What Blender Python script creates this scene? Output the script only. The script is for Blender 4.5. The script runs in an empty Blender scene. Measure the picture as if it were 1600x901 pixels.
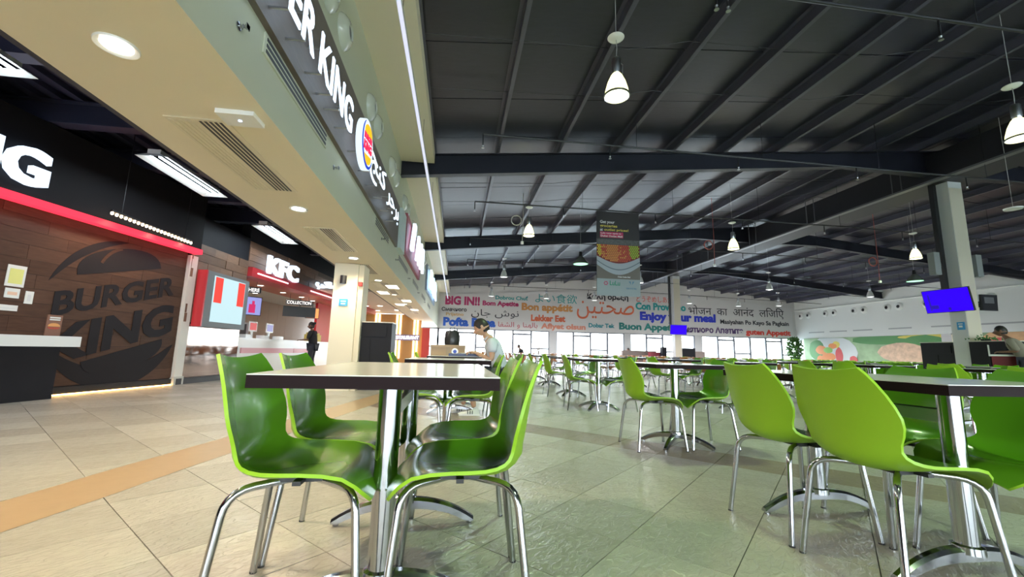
import bpy, math, random
from mathutils import Vector, Matrix, noise
random.seed(7)
C = bpy.context.scene.collection
PI = math.pi
# ------------------------------------------------------------------ camera
H = 0.82
th, phi, roll = map(math.radians, (8.6, 7.3, 1.35))
f = Vector((math.sin(phi)*math.cos(th), math.cos(phi)*math.cos(th), math.sin(th)))
r0 = Vector((math.cos(phi), -math.sin(phi), 0)); u0 = r0.cross(f)
r = (r0*math.cos(roll) + u0*math.sin(roll)); u = r.cross(f)
cd = bpy.data.cameras.new('camera'); cam = bpy.data.objects.new('camera', cd); C.objects.link(cam)
M = Matrix((r, u, -f)).transposed().to_4x4(); M.translation = (0, 0, H); cam.matrix_world = M
cd.sensor_width = 36; cd.lens = 653/1600*36; cd.clip_start = .02; cd.clip_end = 400
bpy.context.scene.camera = cam
# ------------------------------------------------------------------ world, exposure
sc = bpy.context.scene
sc.view_settings.view_transform = 'Standard'; sc.view_settings.look = 'None'
sc.view_settings.gamma = 1; sc.view_settings.exposure = 1.2
sc.view_settings.use_curve_mapping = False
W = bpy.data.worlds.new('world'); sc.world = W; W.use_nodes = True
wn = W.node_tree; wn.nodes.clear()
bg = wn.nodes.new('ShaderNodeBackground'); wo = wn.nodes.new('ShaderNodeOutputWorld')
gr = wn.nodes.new('ShaderNodeValToRGB'); tc = wn.nodes.new('ShaderNodeTexCoord'); sp = wn.nodes.new('ShaderNodeSeparateXYZ')
wn.links.new(tc.outputs['Generated'], sp.inputs[0]); wn.links.new(sp.outputs['Z'], gr.inputs[0])
gr.color_ramp.elements[0].color = (.92, .96, 1, 1); gr.color_ramp.elements[1].color = (.62, .8, 1, 1)
wn.links.new(gr.outputs[0], bg.inputs[0]); bg.inputs[1].default_value = 7.0
wn.links.new(bg.outputs[0], wo.inputs[0])
sc.cycles.max_bounces = 8; sc.cycles.diffuse_bounces = 4; sc.cycles.glossy_bounces = 4
sc.cycles.sample_clamp_indirect = 6; sc.cycles.caustics_reflective = False; sc.cycles.caustics_refractive = False

def light(kind, loc, power, col=(1, 1, 1), size=.2, rot=None, spot=None, portal=False, size_y=None):
    l = bpy.data.lights.new(kind.lower()+'_lamp', kind); o = bpy.data.objects.new(kind.lower()+'_lamp', l); C.objects.link(o)
    o.location = loc; l.color = col; l.energy = power
    if rot: o.rotation_euler = rot
    if kind == 'AREA':
        l.size = size
        if size_y: l.shape = 'RECTANGLE'; l.size_y = size_y
        if portal: l.cycles.is_portal = True
    else: l.shadow_soft_size = size
    if spot: l.spot_size = math.radians(spot); l.spot_blend = .6
    return o
# window portals (they only guide sampling of the sky through the real glazing)
light('AREA', (13, 31.75, 1.3), 1, size=29, size_y=2.5, rot=(-PI/2, 0, 0), portal=True)
light('AREA', (10, -9.9, 1.5), 1, size=33, size_y=3.0, rot=(PI/2, 0, 0), portal=True)

# ------------------------------------------------------------------ materials
MATS = {}
def mat(name, col, rough=.5, metal=0., noise_=None, bump=0., emit=None, es=0., var=None, coat=0., wave=None, spec=None, relief=None):
    if name in MATS: return MATS[name]
    m = bpy.data.materials.new(name); m.use_nodes = True; nt = m.node_tree; b = nt.nodes['Principled BSDF']
    L = nt.links.new
    b.inputs['Base Color'].default_value = (*col, 1); b.inputs['Roughness'].default_value = rough; b.inputs['Metallic'].default_value = metal
    if coat: b.inputs['Coat Weight'].default_value = coat; b.inputs['Coat Roughness'].default_value = .08
    if spec is not None: b.inputs['Specular IOR Level'].default_value = spec
    if emit: b.inputs['Emission Color'].default_value = (*emit, 1); b.inputs['Emission Strength'].default_value = es
    src = None
    if noise_ or wave:
        t = nt.nodes.new('ShaderNodeTexCoord'); mp = nt.nodes.new('ShaderNodeMapping'); L(t.outputs['Object'], mp.inputs[0])
        n = nt.nodes.new('ShaderNodeTexNoise')
        sc_, amt = noise_[0], noise_[1]
        if len(noise_) > 2: mp.inputs['Scale'].default_value = noise_[2]
        n.inputs['Scale'].default_value = sc_; n.inputs['Detail'].default_value = 6; L(mp.outputs[0], n.inputs[0])
        mx = nt.nodes.new('ShaderNodeMixRGB'); mx.blend_type = 'MIX'
        mx.inputs[1].default_value = (*[c*(1-amt) for c in col], 1); mx.inputs[2].default_value = (*[min(1, c*(1+amt)) for c in col], 1)
        L(n.outputs[0], mx.inputs[0]); src = mx.outputs[0]
        if bump:
            bp = nt.nodes.new('ShaderNodeBump'); bp.inputs['Strength'].default_value = bump; bp.inputs['Distance'].default_value = .004
            L(n.outputs[0], bp.inputs['Height']); L(bp.outputs[0], b.inputs['Normal'])
    if relief:      # chiselled slate-like ridges
        t2 = nt.nodes.new('ShaderNodeTexCoord'); m2 = nt.nodes.new('ShaderNodeMapping'); L(t2.outputs['Object'], m2.inputs[0]); m2.inputs['Scale'].default_value = relief[1]
        n2 = nt.nodes.new('ShaderNodeTexNoise'); n2.inputs['Scale'].default_value = relief[0]; n2.inputs['Detail'].default_value = 5; n2.inputs['Distortion'].default_value = 1.2; L(m2.outputs[0], n2.inputs[0])
        rr_ = nt.nodes.new('ShaderNodeValToRGB'); rr_.color_ramp.elements[0].position = .42; rr_.color_ramp.elements[1].position = .56; L(n2.outputs[0], rr_.inputs[0])
        b2 = nt.nodes.new('ShaderNodeBump'); b2.inputs['Strength'].default_value = 1; b2.inputs['Distance'].default_value = relief[2]; L(rr_.outputs[0], b2.inputs['Height']); L(b2.outputs[0], b.inputs['Normal'])
    if var:
        g = nt.nodes.new('ShaderNodeNewGeometry'); oi = nt.nodes.new('ShaderNodeObjectInfo'); ad = nt.nodes.new('ShaderNodeMath'); ad.operation = 'ADD'
        fr = nt.nodes.new('ShaderNodeMath'); fr.operation = 'FRACT'
        L(g.outputs['Random Per Island'], ad.inputs[0]); L(oi.outputs['Random'], ad.inputs[1]); L(ad.outputs[0], fr.inputs[0])
        mr = nt.nodes.new('ShaderNodeMapRange'); mr.inputs[3].default_value = 1-var; mr.inputs[4].default_value = 1+var; L(fr.outputs[0], mr.inputs[0])
        hs = nt.nodes.new('ShaderNodeHueSaturation'); L(mr.outputs[0], hs.inputs['Value'])
        if src: L(src, hs.inputs['Color'])
        else: hs.inputs['Color'].default_value = (*col, 1)
        src = hs.outputs[0]
    if src: L(src, b.inputs['Base Color'])
    MATS[name] = m; return m
def emi(name, col, s):
    return mat(name, tuple(c*.12 for c in col), .6, emit=col, es=s, spec=.1)
chrome = mat('chrome', (.50, .51, .54), .13, 1)
steel = mat('brushed_steel', (.55, .56, .58), .28, 1, noise_=(30, .12, (1, 1, 12)))
darkcast = mat('polished_cast_base', (.42, .43, .47), .16, 1)
blackp = mat('black_plastic', (.015, .015, .018), .4)
black = mat('charcoal_laminate', (.012, .012, .017), .6, spec=.25, noise_=(6, .15))
limeout = mat('matte_lime_plastic', (.27, .50, .018), .42, noise_=(3, .06))
limein_shaded = mat('glossy_lime_shaded', (.105, .29, .012), .24, coat=.15, noise_=(3, .06))  # same lime plastic; shade on the inner side is put into darker green
woodch = mat('orange_wood', (.42, .17, .06), .4, noise_=(8, .25, (1, 1, .2)))
tabtop = mat('pale_laminate', (.64, .63, .60), .19, noise_=(1.5, .04))
tabedge = mat('dark_brown_edge', (.013, .006, .008), .6, spec=.12)
tilem = mat('beige_stone_tile', (.43, .405, .36), .27, noise_=(11, .13), var=.12, relief=(13, (1, 2.2, 1), .0022))
tileb = mat('brown_stone_tile', (.27, .215, .16), .27, noise_=(9, .10), var=.06, relief=(13, (1, 2.2, 1), .0012))
grout = mat('dark_grout', (.10, .095, .085), .7)
cream = mat('cream_plaster', (.80, .72, .56), .6, noise_=(2, .03))
sage = mat('pale_sage_plaster', (.60, .61, .48), .6, noise_=(2, .03))
white = mat('white_paint', (.80, .81, .78), .55, noise_=(1, .02))
whiteg = mat('white_gloss', (.85, .85, .84), .25)
roofm = mat('dark_navy_insulation', (.016, .016, .030), .33, noise_=(5, .3, (1, 3, 1)), bump=.4, var=.12)
beamm = mat('dark_navy_steel', (.010, .011, .022), .5)
purlm = mat('grey_navy_steel', (.075, .075, .11), .35)
pipem = mat('black_pipe', (.02, .02, .025), .4)
deckm = mat('navy_deck', (.035, .035, .07), .45)
deckb = mat('navy_beam', (.05, .05, .09), .4)
greyb = mat('banner_grey', (.58, .57, .55), .6)
glass = bpy.data.materials.new('window_glass'); glass.use_nodes = True
_n = glass.node_tree; _n.nodes.clear(); _o = _n.nodes.new('ShaderNodeOutputMaterial'); _t = _n.nodes.new('ShaderNodeBsdfTransparent'); _g = _n.nodes.new('ShaderNodeBsdfGlossy'); _m = _n.nodes.new('ShaderNodeMixShader')
_g.inputs['Roughness'].default_value = .02; _m.inputs[0].default_value = .06; _t.inputs[0].default_value = (.95, .98, .98, 1)
_n.links.new(_t.outputs[0], _m.inputs[1]); _n.links.new(_g.outputs[0], _m.inputs[2]); _n.links.new(_m.outputs[0], _o.inputs[0])
plankm = mat('dark_brown_plank', (.085, .045, .030), .5, spec=.2, noise_=(5, .35, (1, 1, 7)), var=.18)
brickm = mat('rustic_wood_slat', (.20, .11, .07), .5, noise_=(6, .3, (1, 1, 6)), var=.35)
signbrown = mat('sign_grey_brown', (.16, .13, .115), .45, noise_=(5, .25, (1, 1, 8)))
logodk = mat('logo_charcoal', (.022, .020, .023), .6, spec=.15)

# ------------------------------------------------------------------ mesh helpers
class MB:
    def __init__(s): s.v = []; s.f = []; s.mi = []
    def add(s, vs, fs, mi=0):
        b = len(s.v); s.v += [tuple(v) for v in vs]
        for q in fs: s.f.append(tuple(b+i for i in q)); s.mi.append(mi)
        return s
    def box(s, x0, y0, z0, x1, y1, z1, mi=0, T=None):
        vs = [Vector(p) for p in ((x0,y0,z0),(x1,y0,z0),(x1,y1,z0),(x0,y1,z0),(x0,y0,z1),(x1,y0,z1),(x1,y1,z1),(x0,y1,z1))]
        if T is not None: vs = [T @ v for v in vs]
        return s.add(vs, [(0,3,2,1),(4,5,6,7),(0,1,5,4),(1,2,6,5),(2,3,7,6),(3,0,4,7)], mi)
    def tube(s, pts, rad, n=10, mi=0, flat=1.0, up=None):
        pts = [Vector(p) for p in pts]; k = len(pts); rs = rad if isinstance(rad, (list, tuple)) else [rad]*k
        prev = None; b = len(s.v)
        for i, p in enumerate(pts):
            t = (pts[min(i+1, k-1)]-pts[max(i-1, 0)]).normalized()
            a = (up or Vector((0, 0, 1))) if prev is None else prev
            if abs(t.dot(a)) > .98: a = Vector((1, 0, 0)) if abs(t.x) < .9 else Vector((0, 1, 0))
            e = (a - t*a.dot(t)).normalized(); g = t.cross(e); prev = e
            for j in range(n):
                an = 2*PI*j/n; s.v.append(tuple(p + e*math.cos(an)*rs[i]*flat + g*math.sin(an)*rs[i]))
        for i in range(k-1):
            for j in range(n):
                s.f.append((b+i*n+j, b+i*n+(j+1) % n, b+(i+1)*n+(j+1) % n, b+(i+1)*n+j)); s.mi.append(mi)
        s.f.append(tuple(b+j for j in range(n-1, -1, -1))); s.mi.append(mi)
        s.f.append(tuple(b+(k-1)*n+j for j in range(n))); s.mi.append(mi)
        return s
    def lathe(s, prof, c=(0, 0, 0), n=20, mi=0, T=None):
        b = len(s.v)
        for (rr, z) in prof:
            for j in range(n):
                a = 2*PI*j/n; p = Vector((rr*math.cos(a), rr*math.sin(a), z))
                if T is not None: p = T @ p
                s.v.append((p.x+c[0], p.y+c[1], p.z+c[2]))
        for i in range(len(prof)-1):
            for j in range(n):
                s.f.append((b+i*n+j, b+i*n+(j+1) % n, b+(i+1)*n+(j+1) % n, b+(i+1)*n+j)); s.mi.append(mi)
        return s
    def prism(s, poly, d0, d1, mi=0, T=None):     # polygon in x,y extruded in z
        n = len(poly); vs = [Vector((x, y, d0)) for x, y in poly]+[Vector((x, y, d1)) for x, y in poly]
        if T is not None: vs = [T @ v for v in vs]
        fs = [tuple(range(n-1, -1, -1)), tuple(range(n, 2*n))]+[(i, (i+1) % n, n+(i+1) % n, n+i) for i in range(n)]
        return s.add(vs, fs, mi)
    def mesh(s, name, mats, smooth=False):
        m = bpy.data.meshes.new(name); m.from_pydata(s.v, [], s.f)
        for q in (mats if isinstance(mats, (list, tuple)) else [mats]): m.materials.append(q)
        if any(s.mi): m.polygons.foreach_set('material_index', s.mi)
        if smooth:
            m.polygons.foreach_set('use_smooth', [True]*len(m.polygons)); m.set_sharp_from_angle(angle=math.radians(40))
        m.update(); return m
def link(name, me, parent=None, loc=(0, 0, 0), rot=(0, 0, 0)):
    o = bpy.data.objects.new(name, me); C.objects.link(o); o.location = loc; o.rotation_euler = rot
    if parent: o.parent = parent
    return o
def tag(o, label, cat, group=None, kind=None):
    o['label'] = label; o['category'] = cat
    if group: o['group'] = group
    if kind: o['kind'] = kind
    return o
def thing(name, label, cat, loc=(0, 0, 0), rz=0, group=None):
    o = link(name, None, None, loc, (0, 0, rz)); o.empty_display_size = .1
    return tag(o, label, cat, group)
def struct(name, me, parent=None, loc=(0, 0, 0), rot=(0, 0, 0)):
    o = link(name, me, parent, loc, rot)
    if parent is None: o['kind'] = 'structure'
    return o
def boxm(name, x0, y0, z0, x1, y1, z1, m, parent=None, bevel=0):
    mb = MB(); mb.box(min(x0,x1), min(y0,y1), min(z0,z1), max(x0,x1), max(y0,y1), max(z0,z1))
    o = link(name, mb.mesh(name, m), parent)
    if bevel:
        b = o.modifiers.new('bevel', 'BEVEL'); b.width = bevel; b.segments = 2
    return o
def dup(o, loc=None, rz=None, label=None, group=None, parent=None):
    c = o.copy(); C.objects.link(c)
    if parent: c.parent = parent
    for ch in [x for x in C.objects if x.parent == o]: dup(ch, parent=c)
    if loc is not None: c.location = loc
    if rz is not None: c.rotation_euler = (0, 0, rz)
    if label: c['label'] = label
    if group: c['group'] = group
    return c
TX = {}
def textmesh(body, bold=0., extrude=.004):
    k = (body, bold, extrude)
    if k in TX: return TX[k]
    c = bpy.data.curves.new('lettering', 'FONT'); c.body = body; c.extrude = extrude; c.offset = bold; c.resolution_u = 3
    o = bpy.data.objects.new('lettering', c); C.objects.link(o)
    dg = bpy.context.evaluated_depsgraph_get(); dg.update()
    m = bpy.data.meshes.new_from_object(o.evaluated_get(dg)); bpy.data.objects.remove(o)
    xs = [v.co.x for v in m.vertices]; ys = [v.co.y for v in m.vertices]
    bb = (min(xs), max(xs), min(ys), max(ys)) if xs else (0, 1, 0, 1)
    TX[k] = (m, bb); return TX[k]
def text(body, m, T, x0, x1, y0, y1, parent=None, bold=.02, extrude=.004, name='lettering', shear=0.):
    """lettering fitted to the box x0..x1, y0..y1 of the plane T (local x right, y up, z out)"""
    me, bb = textmesh(body, bold, extrude); me = me.copy(); me.name = name
    sx = (x1-x0)/(bb[1]-bb[0]); sy = (y1-y0)/(bb[3]-bb[2])
    for v in me.vertices:
        x = x0+(v.co.x-bb[0])*sx; y = y0+(v.co.y-bb[2])*sy
        v.co = T @ Vector((x, y+shear*(x-x0), v.co.z))
    me.materials.clear(); me.materials.append(m)
    return link(name, me, parent)
def plane(origin, az, out=0.):
    """wall plane: local x along azimuth az (deg from +Y towards +X), y up, z out of the wall (to the right of... viewer)"""
    a = math.radians(az); d = Vector((math.sin(a), math.cos(a), 0)); z = Vector((0, 0, 1)); n = d.cross(z)
    T = Matrix((d, z, n)).transposed().to_4x4(); T.translation = Vector(origin)+n*out
    return T
def pieces(boxes, name, m, parent, origin=None, limit=300, key=None, stuff=None, mats=None):
    """each box (x0,y0,z0,x1,y1,z1) a part of parent; those past the limit are joined into one part"""
    if key is None: key = lambda b: ((b[0]+b[3])/2)**2+((b[1]+b[4])/2)**2
    bs = sorted(boxes, key=key); cache = {}
    for b in bs[:limit]:
        mm = m(b) if callable(m) else m
        k = (round(b[3]-b[0], 3), round(b[4]-b[1], 3), round(b[5]-b[2], 3), mm.name)
        if k not in cache: cache[k] = MB().box(-k[0]/2, -k[1]/2, -k[2]/2, k[0]/2, k[1]/2, k[2]/2).mesh(name, mm)
        link(name, cache[k], parent, ((b[0]+b[3])/2, (b[1]+b[4])/2, (b[2]+b[5])/2))
    if bs[limit:]:
        mb = MB(); ms = []
        for b in bs[limit:]:
            mm = m(b) if callable(m) else m
            if mm not in ms: ms.append(mm)
            mb.box(*b, mi=ms.index(mm))
        o = link(stuff or name+'_field', mb.mesh(name, ms), parent); o['kind'] = 'stuff'

# ------------------------------------------------------------------ floor
floor = struct('floor', MB().box(-14, -10, -.2, 28.3, 32, -.008).mesh('floor', grout))
S = .4435; R2 = math.sqrt(2)
tl = MB().box(-S/2+.002, -S/2+.002, -.014, S/2-.002, S/2-.002, 0)
tmesh = {False: tl.mesh('floor_tile', tilem), True: tl.mesh('floor_tile', tileb)}
cells = []
for i in range(-70, 90):          # s = x+y steps, d = x-y steps
    for j in range(-80, 70):
        s_ = .80+.6272*(i+.5); d_ = -1.15+.6272*(j+.5)
        x, y = (s_+d_)/2, (s_-d_)/2
        if not (-13.6 < x < 27.7 and -9.6 < y < 31.3): continue
        lx = -1.91+.158*(y-2.2)      # curved band on the left
        brown = (5.19 < s_ < 5.81 and x > lx-.1)
        cells.append((x, y, brown))
def tkey(c):
    x, y, b = c
    if y < .3 or abs(x/max(y, .1)-.13) > 1.5: return 1e6+x*x+y*y
    return x*x+y*y
cells.sort(key=tkey)
for x, y, b in cells[:300]:
    link('floor_tile', tmesh[b], floor, (x, y, random.uniform(-.0007, .0004)), (0, 0, PI/4))
mb = MB(); R45 = Matrix.Rotation(PI/4, 4, 'Z')
for x, y, b in cells[300:]:
    T = Matrix.Translation((x, y, 0)) @ R45
    h = S/2-.002; vs = [T @ Vector(p) for p in ((-h,-h,0),(h,-h,0),(h,h,0),(-h,h,0))]
    mb.add(vs, [(0, 1, 2, 3)], 1 if b else 0)
o = link('floor_tile_field', mb.mesh('floor_tile_field', [tilem, tileb]), floor); o['kind'] = 'stuff'
# brown curved inlay band along the food outlets
pts = [(-2.35, .2), (-2.2, 1.0), (-1.91, 2.2), (-1.834, 2.63), (-1.763, 3.17), (-1.69, 3.59), (-1.5, 4.7), (-1.25, 6.2), (-.9, 8.4), (-.6, 10.2)]
mb = MB(); w_ = .43
for k in range(len(pts)-1):
    (x0, y0), (x1, y1) = pts[k], pts[k+1]
    mb.add([(x0-w_, y0+.05, 0.0015), (x0, y0, .0015), (x1, y1, .0015), (x1-w_, y1+.05, .0015)], [(0, 1, 2, 3)])
link('floor_band', mb.mesh('floor_band', mat('tan_floor_band', (.42, .30, .18), .3, noise_=(9, .08), bump=.3)), floor)

# ------------------------------------------------------------------ roof
SL = .094; XR = 13.28; XL = -1.45
def zr(x, off=0.): return 5.31+off+SL*((x-XL) if x <= XR else (2*XR-x-XL))
ceiling = struct('ceiling', MB().add([(XL-.3, -10, zr(XL-.3, .26)), (XR, -10, zr(XR, .26)), (XR, 32, zr(XR, .26)), (XL-.3, 32, zr(XL-.3, .26)),
    (28.3, -10, zr(28.3, .26)), (28.3, 32, zr(28.3, .26))], [(0, 3, 2, 1), (1, 2, 5, 4)]).mesh('ceiling', beamm))
PX = [-.72+1.475*k for k in range(0, 20)]
PX = [x for x in PX if x < 27.9]
def slab(x0, y0, x1, y1, o0, o1, name, m, dz=0):
    return None
panels = []
for k in range(-1, len(PX)):
    xa = PX[k] if k >= 0 else XL-.1; xb = PX[k+1] if k+1 < len(PX) else 28.1
    if xa < XR < xb: segs = [(xa, XR), (XR, xb)]
    else: segs = [(xa, xb)]
    for (a, b_) in segs:
        y = -3.0
        while y < 31.5:
            y2 = min(y+1.5, 31.6); panels.append((a+.008, y+.008, b_-.008, y2-.008)); y = y2
def panelmb(mb, p, dz):
    a, y0, b_, y1 = p; vs = []
    for (x, y, o) in ((a, y0, .19), (b_, y0, .19), (b_, y1, .19), (a, y1, .19), (a, y0, .25), (b_, y0, .25), (b_, y1, .25), (a, y1, .25)):
        vs.append((x, y, zr(min(max(x, a), b_), o+dz)))
    # slight sag in the middle of the panel
    xm = (a+b_)/2
    mb.add(vs, [(0, 3, 2, 1), (4, 5, 6, 7), (0, 1, 5, 4), (1, 2, 6, 5), (2, 3, 7, 6), (3, 0, 4, 7)])
panels.sort(key=lambda p: (p[1] < 0)*1e5+((p[0]+p[2])/2)**2+((p[1]+p[3])/2)**2)
for p in panels[:300]:
    mb = MB(); panelmb(mb, p, random.uniform(-.006, .006)); link('roof_panel', mb.mesh('roof_panel', roofm), ceiling)
mb = MB()
for p in panels[300:]: panelmb(mb, p, random.uniform(-.006, .006))
o = link('roof_panel_field', mb.mesh('roof_panel_field', roofm), ceiling); o['kind'] = 'stuff'
pm = MB().box(-.006, -10, 0, .006, 31.6, .19).box(-.006, -10, 0, .07, 31.6, .01).box(-.07, -10, .18, .006, 31.6, .19).mesh('purlin', purlm)
for x in PX: link('purlin', pm, ceiling, (x, 0, zr(x)))
# rafters: I-section, deeper over the columns
def rafter(Y, x0, x1, tip=False):
    mb = MB()
    def seg(xa, xb, da, db):
        ta, tb = zr(xa), zr(xb)
        for (ya, yb, o0a, o0b, o1a, o1b) in ((-.09, .09, -.02, -.02, 0, 0), (-.012, .012, -da, -db, 0, 0), (-.09, .09, -da-.02, -db-.02, -da, -db)):
            vs = [(xa, Y+ya, ta+o0a), (xb, Y+ya, tb+o0b), (xb, Y+yb, tb+o0b), (xa, Y+yb, ta+o0a), (xa, Y+ya, ta+o1a), (xb, Y+ya, tb+o1b), (xb, Y+yb, tb+o1b), (xa, Y+yb, ta+o1a)]
            mb.add(vs, [(0, 3, 2, 1), (4, 5, 6, 7), (0, 1, 5, 4), (1, 2, 6, 5), (2, 3, 7, 6), (3, 0, 4, 7)])
    if x1 <= XR:
        seg(x0, x1-3, .50, .42); seg(x1-3, x1, .42, .75)
    else:
        seg(x0, x0+3, .75, .42); seg(x0+3, x1, .42, .40)
    link('rafter', mb.mesh('rafter', beamm), ceiling)
for Y in (-5.2, 2.15-.0, 9.5, 16.85, 24.2):
    if Y == 2.15: continue
    rafter(Y, XL-.2, XR); rafter(Y, XR, 28)
# sag rods between the rafters
for Y in (5.8, 7.1, 11.4, 12.9, 14.6, 18.6, 20.5, 22.3, 26, 28, 30):
    mb = MB(); xs = [-1+.9*k for k in range(33)]
    mb.tube([(x, Y+.35*((k % 5)/5-.5), zr(x, .03+.05*((k % 5)/5))) for k, x in enumerate(xs)], .007, 5)
    link('sag_rod', mb.mesh('sag_rod', pipem), ceiling)
# ridge girder and cable trays
boxm('ridge_girder', 12.85, -9.5, 5.68, 13.7, 31.6, 6.52, mat('dark_grey_girder', (.020, .020, .028), .5), ceiling)
for x, z in ((12.62, 5.62), (12.3, 5.52)):
    mb = MB().box(x-.05, -9, z, x+.05, 31.5, z+.008).box(x-.06, -9, z, x-.05, 31.5, z+.05).box(x+.05, -9, z, x+.06, 31.5, z+.05)
    for k in range(14): mb.box(x-.01, -8+3*k, z+.01, x+.01, -7.98+3*k, zr(x, 0))
    tag(link('cable_tray', mb.mesh('cable_tray', mat('galvanised_grey', (.16, .16, .18), .4, .3))), 'long grey cable tray under the roof ridge, '+('next to the girder' if x > 12.5 else 'the lower and outer of the two'), 'cable tray')

# ------------------------------------------------------------------ walls
FX = -1.45
wl = struct('wall_left', MB().box(FX-.15, -10, 2.5, FX, 31.6, 5.6).mesh('wall_left', sage))
# plaster boxes at the eave between rafters
for (ya, yb) in ((-5.0, 9.38), (9.62, 16.72), (16.98, 24.08), (24.32, 31.55)):
    boxm('eave_panel', FX, ya, 5.12, -.69, yb, 5.4, cream, wl)
struct('wall_light_block', MB().box(-14.2, -10, 0, -14, 32, 4.6).mesh('wall_light_block', black))  # unseen wall added to stop light coming in behind the outlets
# soffit band over the outlets
sof = struct('ceiling_soffit', MB().box(-2.55, -10, 2.5, FX-.15, 31.6, 2.9).mesh('ceiling_soffit', cream))
MB0 = MB().box(FX-.152, -10, 2.498, FX-.001, 31.6, 2.52)
link('soffit_edge', MB0.mesh('soffit_edge', cream), sof)
boxm('soffit_side', -2.6, -10, 2.5, -2.55, 23, 4.4, mat('navy_side', (.03, .03, .05), .5), sof)
# back wall with windows
BY = 31.6
bw = struct('wall_back', MB().box(-6, BY, 2.45, 28.3, BY+.25, 7).box(-14, BY, 0, -6, BY+.25, 7).mesh('wall_back', greyb))
cols = [(-1.6, -1.25), (7.3, 8.1), (14.3, 15.1), (20.2, 20.9), (27.6, 28)]
for a, b_ in ((7.0, 7.55), (13.0, 13.5), (18.9, 19.5)):
    boxm('window_pier', a, BY-.1, 0, b_, BY+.25, 2.45, mat('pier_grey', (.45, .45, .45), .6), bw)
fr = mat('window_frame_grey', (.16, .17, .20), .45)
k = 0
for a, b_ in ((-6, -1.4), (-1.4, 7.0), (7.55, 13.0), (13.5, 18.9), (19.5, 28.0)):
    k += 1
    n = max(2, round((b_-a)/1.4)); st = (b_-a)/n
    mb = MB().box(a, BY, 0, b_, BY+.06, .12).box(a, BY, 2.37, b_, BY+.06, 2.45)
    for i in range(n+1): mb.box(a+i*st-.07, BY-.04, 0, a+i*st+.07, BY+.07, 2.45)
    w = struct('window_%d' % k, mb.mesh('window', fr))
    for i in range(n):
        boxm('pane', a+i*st+.025, BY+.02, .08, a+(i+1)*st-.025, BY+.03, 2.37, glass, w)
        if (i % 3) == 1: boxm('door_header', a+i*st+.03, BY-.02, 2.08, a+(i+1)*st-.03, BY+.05, 2.22, fr, w)
        elif (i % 3) == 2: boxm('rail', a+i*st+.02, BY-.02, 1.03, a+(i+1)*st-.02, BY+.03, 1.15, fr, w)
# right wall
wr = struct('wall_right', MB().box(28, -10, 0, 28.3, 31.6, 5.8).mesh('wall_right', white))
boxm('ledge', 27.9, -10, 4.72, 28, 31.6, 4.76, white, wr)
# wall behind the camera, glazed
wb = struct('wall_front', MB().box(-14, -10.2, 3.0, 28.3, -10, 7).box(-14, -10.2, 0, -6, -10, 7).mesh('wall_front', white))
mb = MB()
for i in range(18): mb.box(-6+i*2-.04, -10.1, 0, -6+i*2+.04, -10, 3.0)
w = struct('window_front', mb.mesh('window', fr)); boxm('pane', -6, -10.06, 0, 28, -10.05, 3.0, glass, w)
# ground outside
og = struct('ground_outside', MB().box(-60, -80, -.25, 90, -10.2, -.1).box(-60, 32, -.25, 90, 120, -.1).mesh('ground_outside', mat('pale_paving', (.55, .55, .52), .8, noise_=(1, .1))))
# ceiling over the outlets: corrugated deck and beams
dk = MB().box(-14, -10, 4.42, -2.55, 26, 4.6)
dks = struct('ceiling_deck', dk.mesh('ceiling_deck', deckm))
rib = MB().box(-.05, -10, 4.34, .05, 26, 4.42).mesh('deck_rib', deckm)
for i in range(40): link('deck_rib', rib, dks, (-13.8+.28*i, 0, 0))
for Y in (1.9, 3.4, 5.0, 6.6, 8.2, 9.8, 11.4, 13, 15):
    mb = MB().box(-14, Y-.1, 3.98, -2.6, Y+.1, 4.0).box(-14, Y-.012, 4.0, -2.6, Y+.012, 4.32).box(-14, Y-.1, 4.32, -2.6, Y+.1, 4.34)
    link('deck_beam', mb.mesh('deck_beam', deckb), dks)

# ------------------------------------------------------------------ columns under the ridge
def column(Y, name='trim_1'):
    X0, X1, Y0, Y1 = 13.05, 13.48, Y-.31, Y+.05
    c = struct(name, MB().box(X0, Y0, 0, X1, Y1, 5.68).mesh('column', mat('column_grey_white', (.66, .67, .68), .5)))
    boxm('column_face', X0+.01, Y0-.006, 0, X1-.01, Y0, 5.5, mat('column_warm', (.66, .60, .48), .5), c)
    boxm('cable_duct', X0-.16, Y1-.12, 2.3, X0-.06, Y1, 5.68, blackp, c)
    return c
col1 = column(9.5, 'trim_1'); col2 = column(24.2, 'trim_2')
sgn = boxm('notice', 13.03, 9.24, 1.66, 13.05, 9.40, 1.86, mat('blue_notice', (.05, .33, .66), .5)); tag(sgn, 'small blue notice on the white column at the right', 'notice')
link('lettering', MB().box(13.027, 9.27, 1.80, 13.03, 9.37, 1.82).box(13.027, 9.28, 1.72, 13.03, 9.36, 1.77).mesh('lettering', white), sgn)
blue = mat('blue_screen', (.01, .005, .1), .7, spec=.05, emit=(.03, .0, 1), es=.5)
def tv(name, label, c, w, h, az, tilt, screen, group=None, back=False):
    t = thing(name, label, 'screen', c, math.radians(az), group)
    T = Matrix.Rotation(math.radians(tilt), 4, 'X')
    link('casing', MB().box(-w/2, 0, -h/2, w/2, .05, h/2, T=T).mesh('casing', blackp), t)
    link('display', MB().box(-w/2+.015, -.006, -h/2+.015, w/2-.015, 0, h/2-.015, T=T).mesh('display', screen), t)
    link('bracket', MB().box(-.03, .03, -.1, .03, .3, .0).box(-.12, .045, -.12, .12, .07, .12, T=T).mesh('bracket', blackp), t)
    return t
t = tv('television', 'large blue-lit television tilted down on the right-hand column', (12.76, 9.36, 2.42), 1.03, .62, -86, 12, blue)
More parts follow.
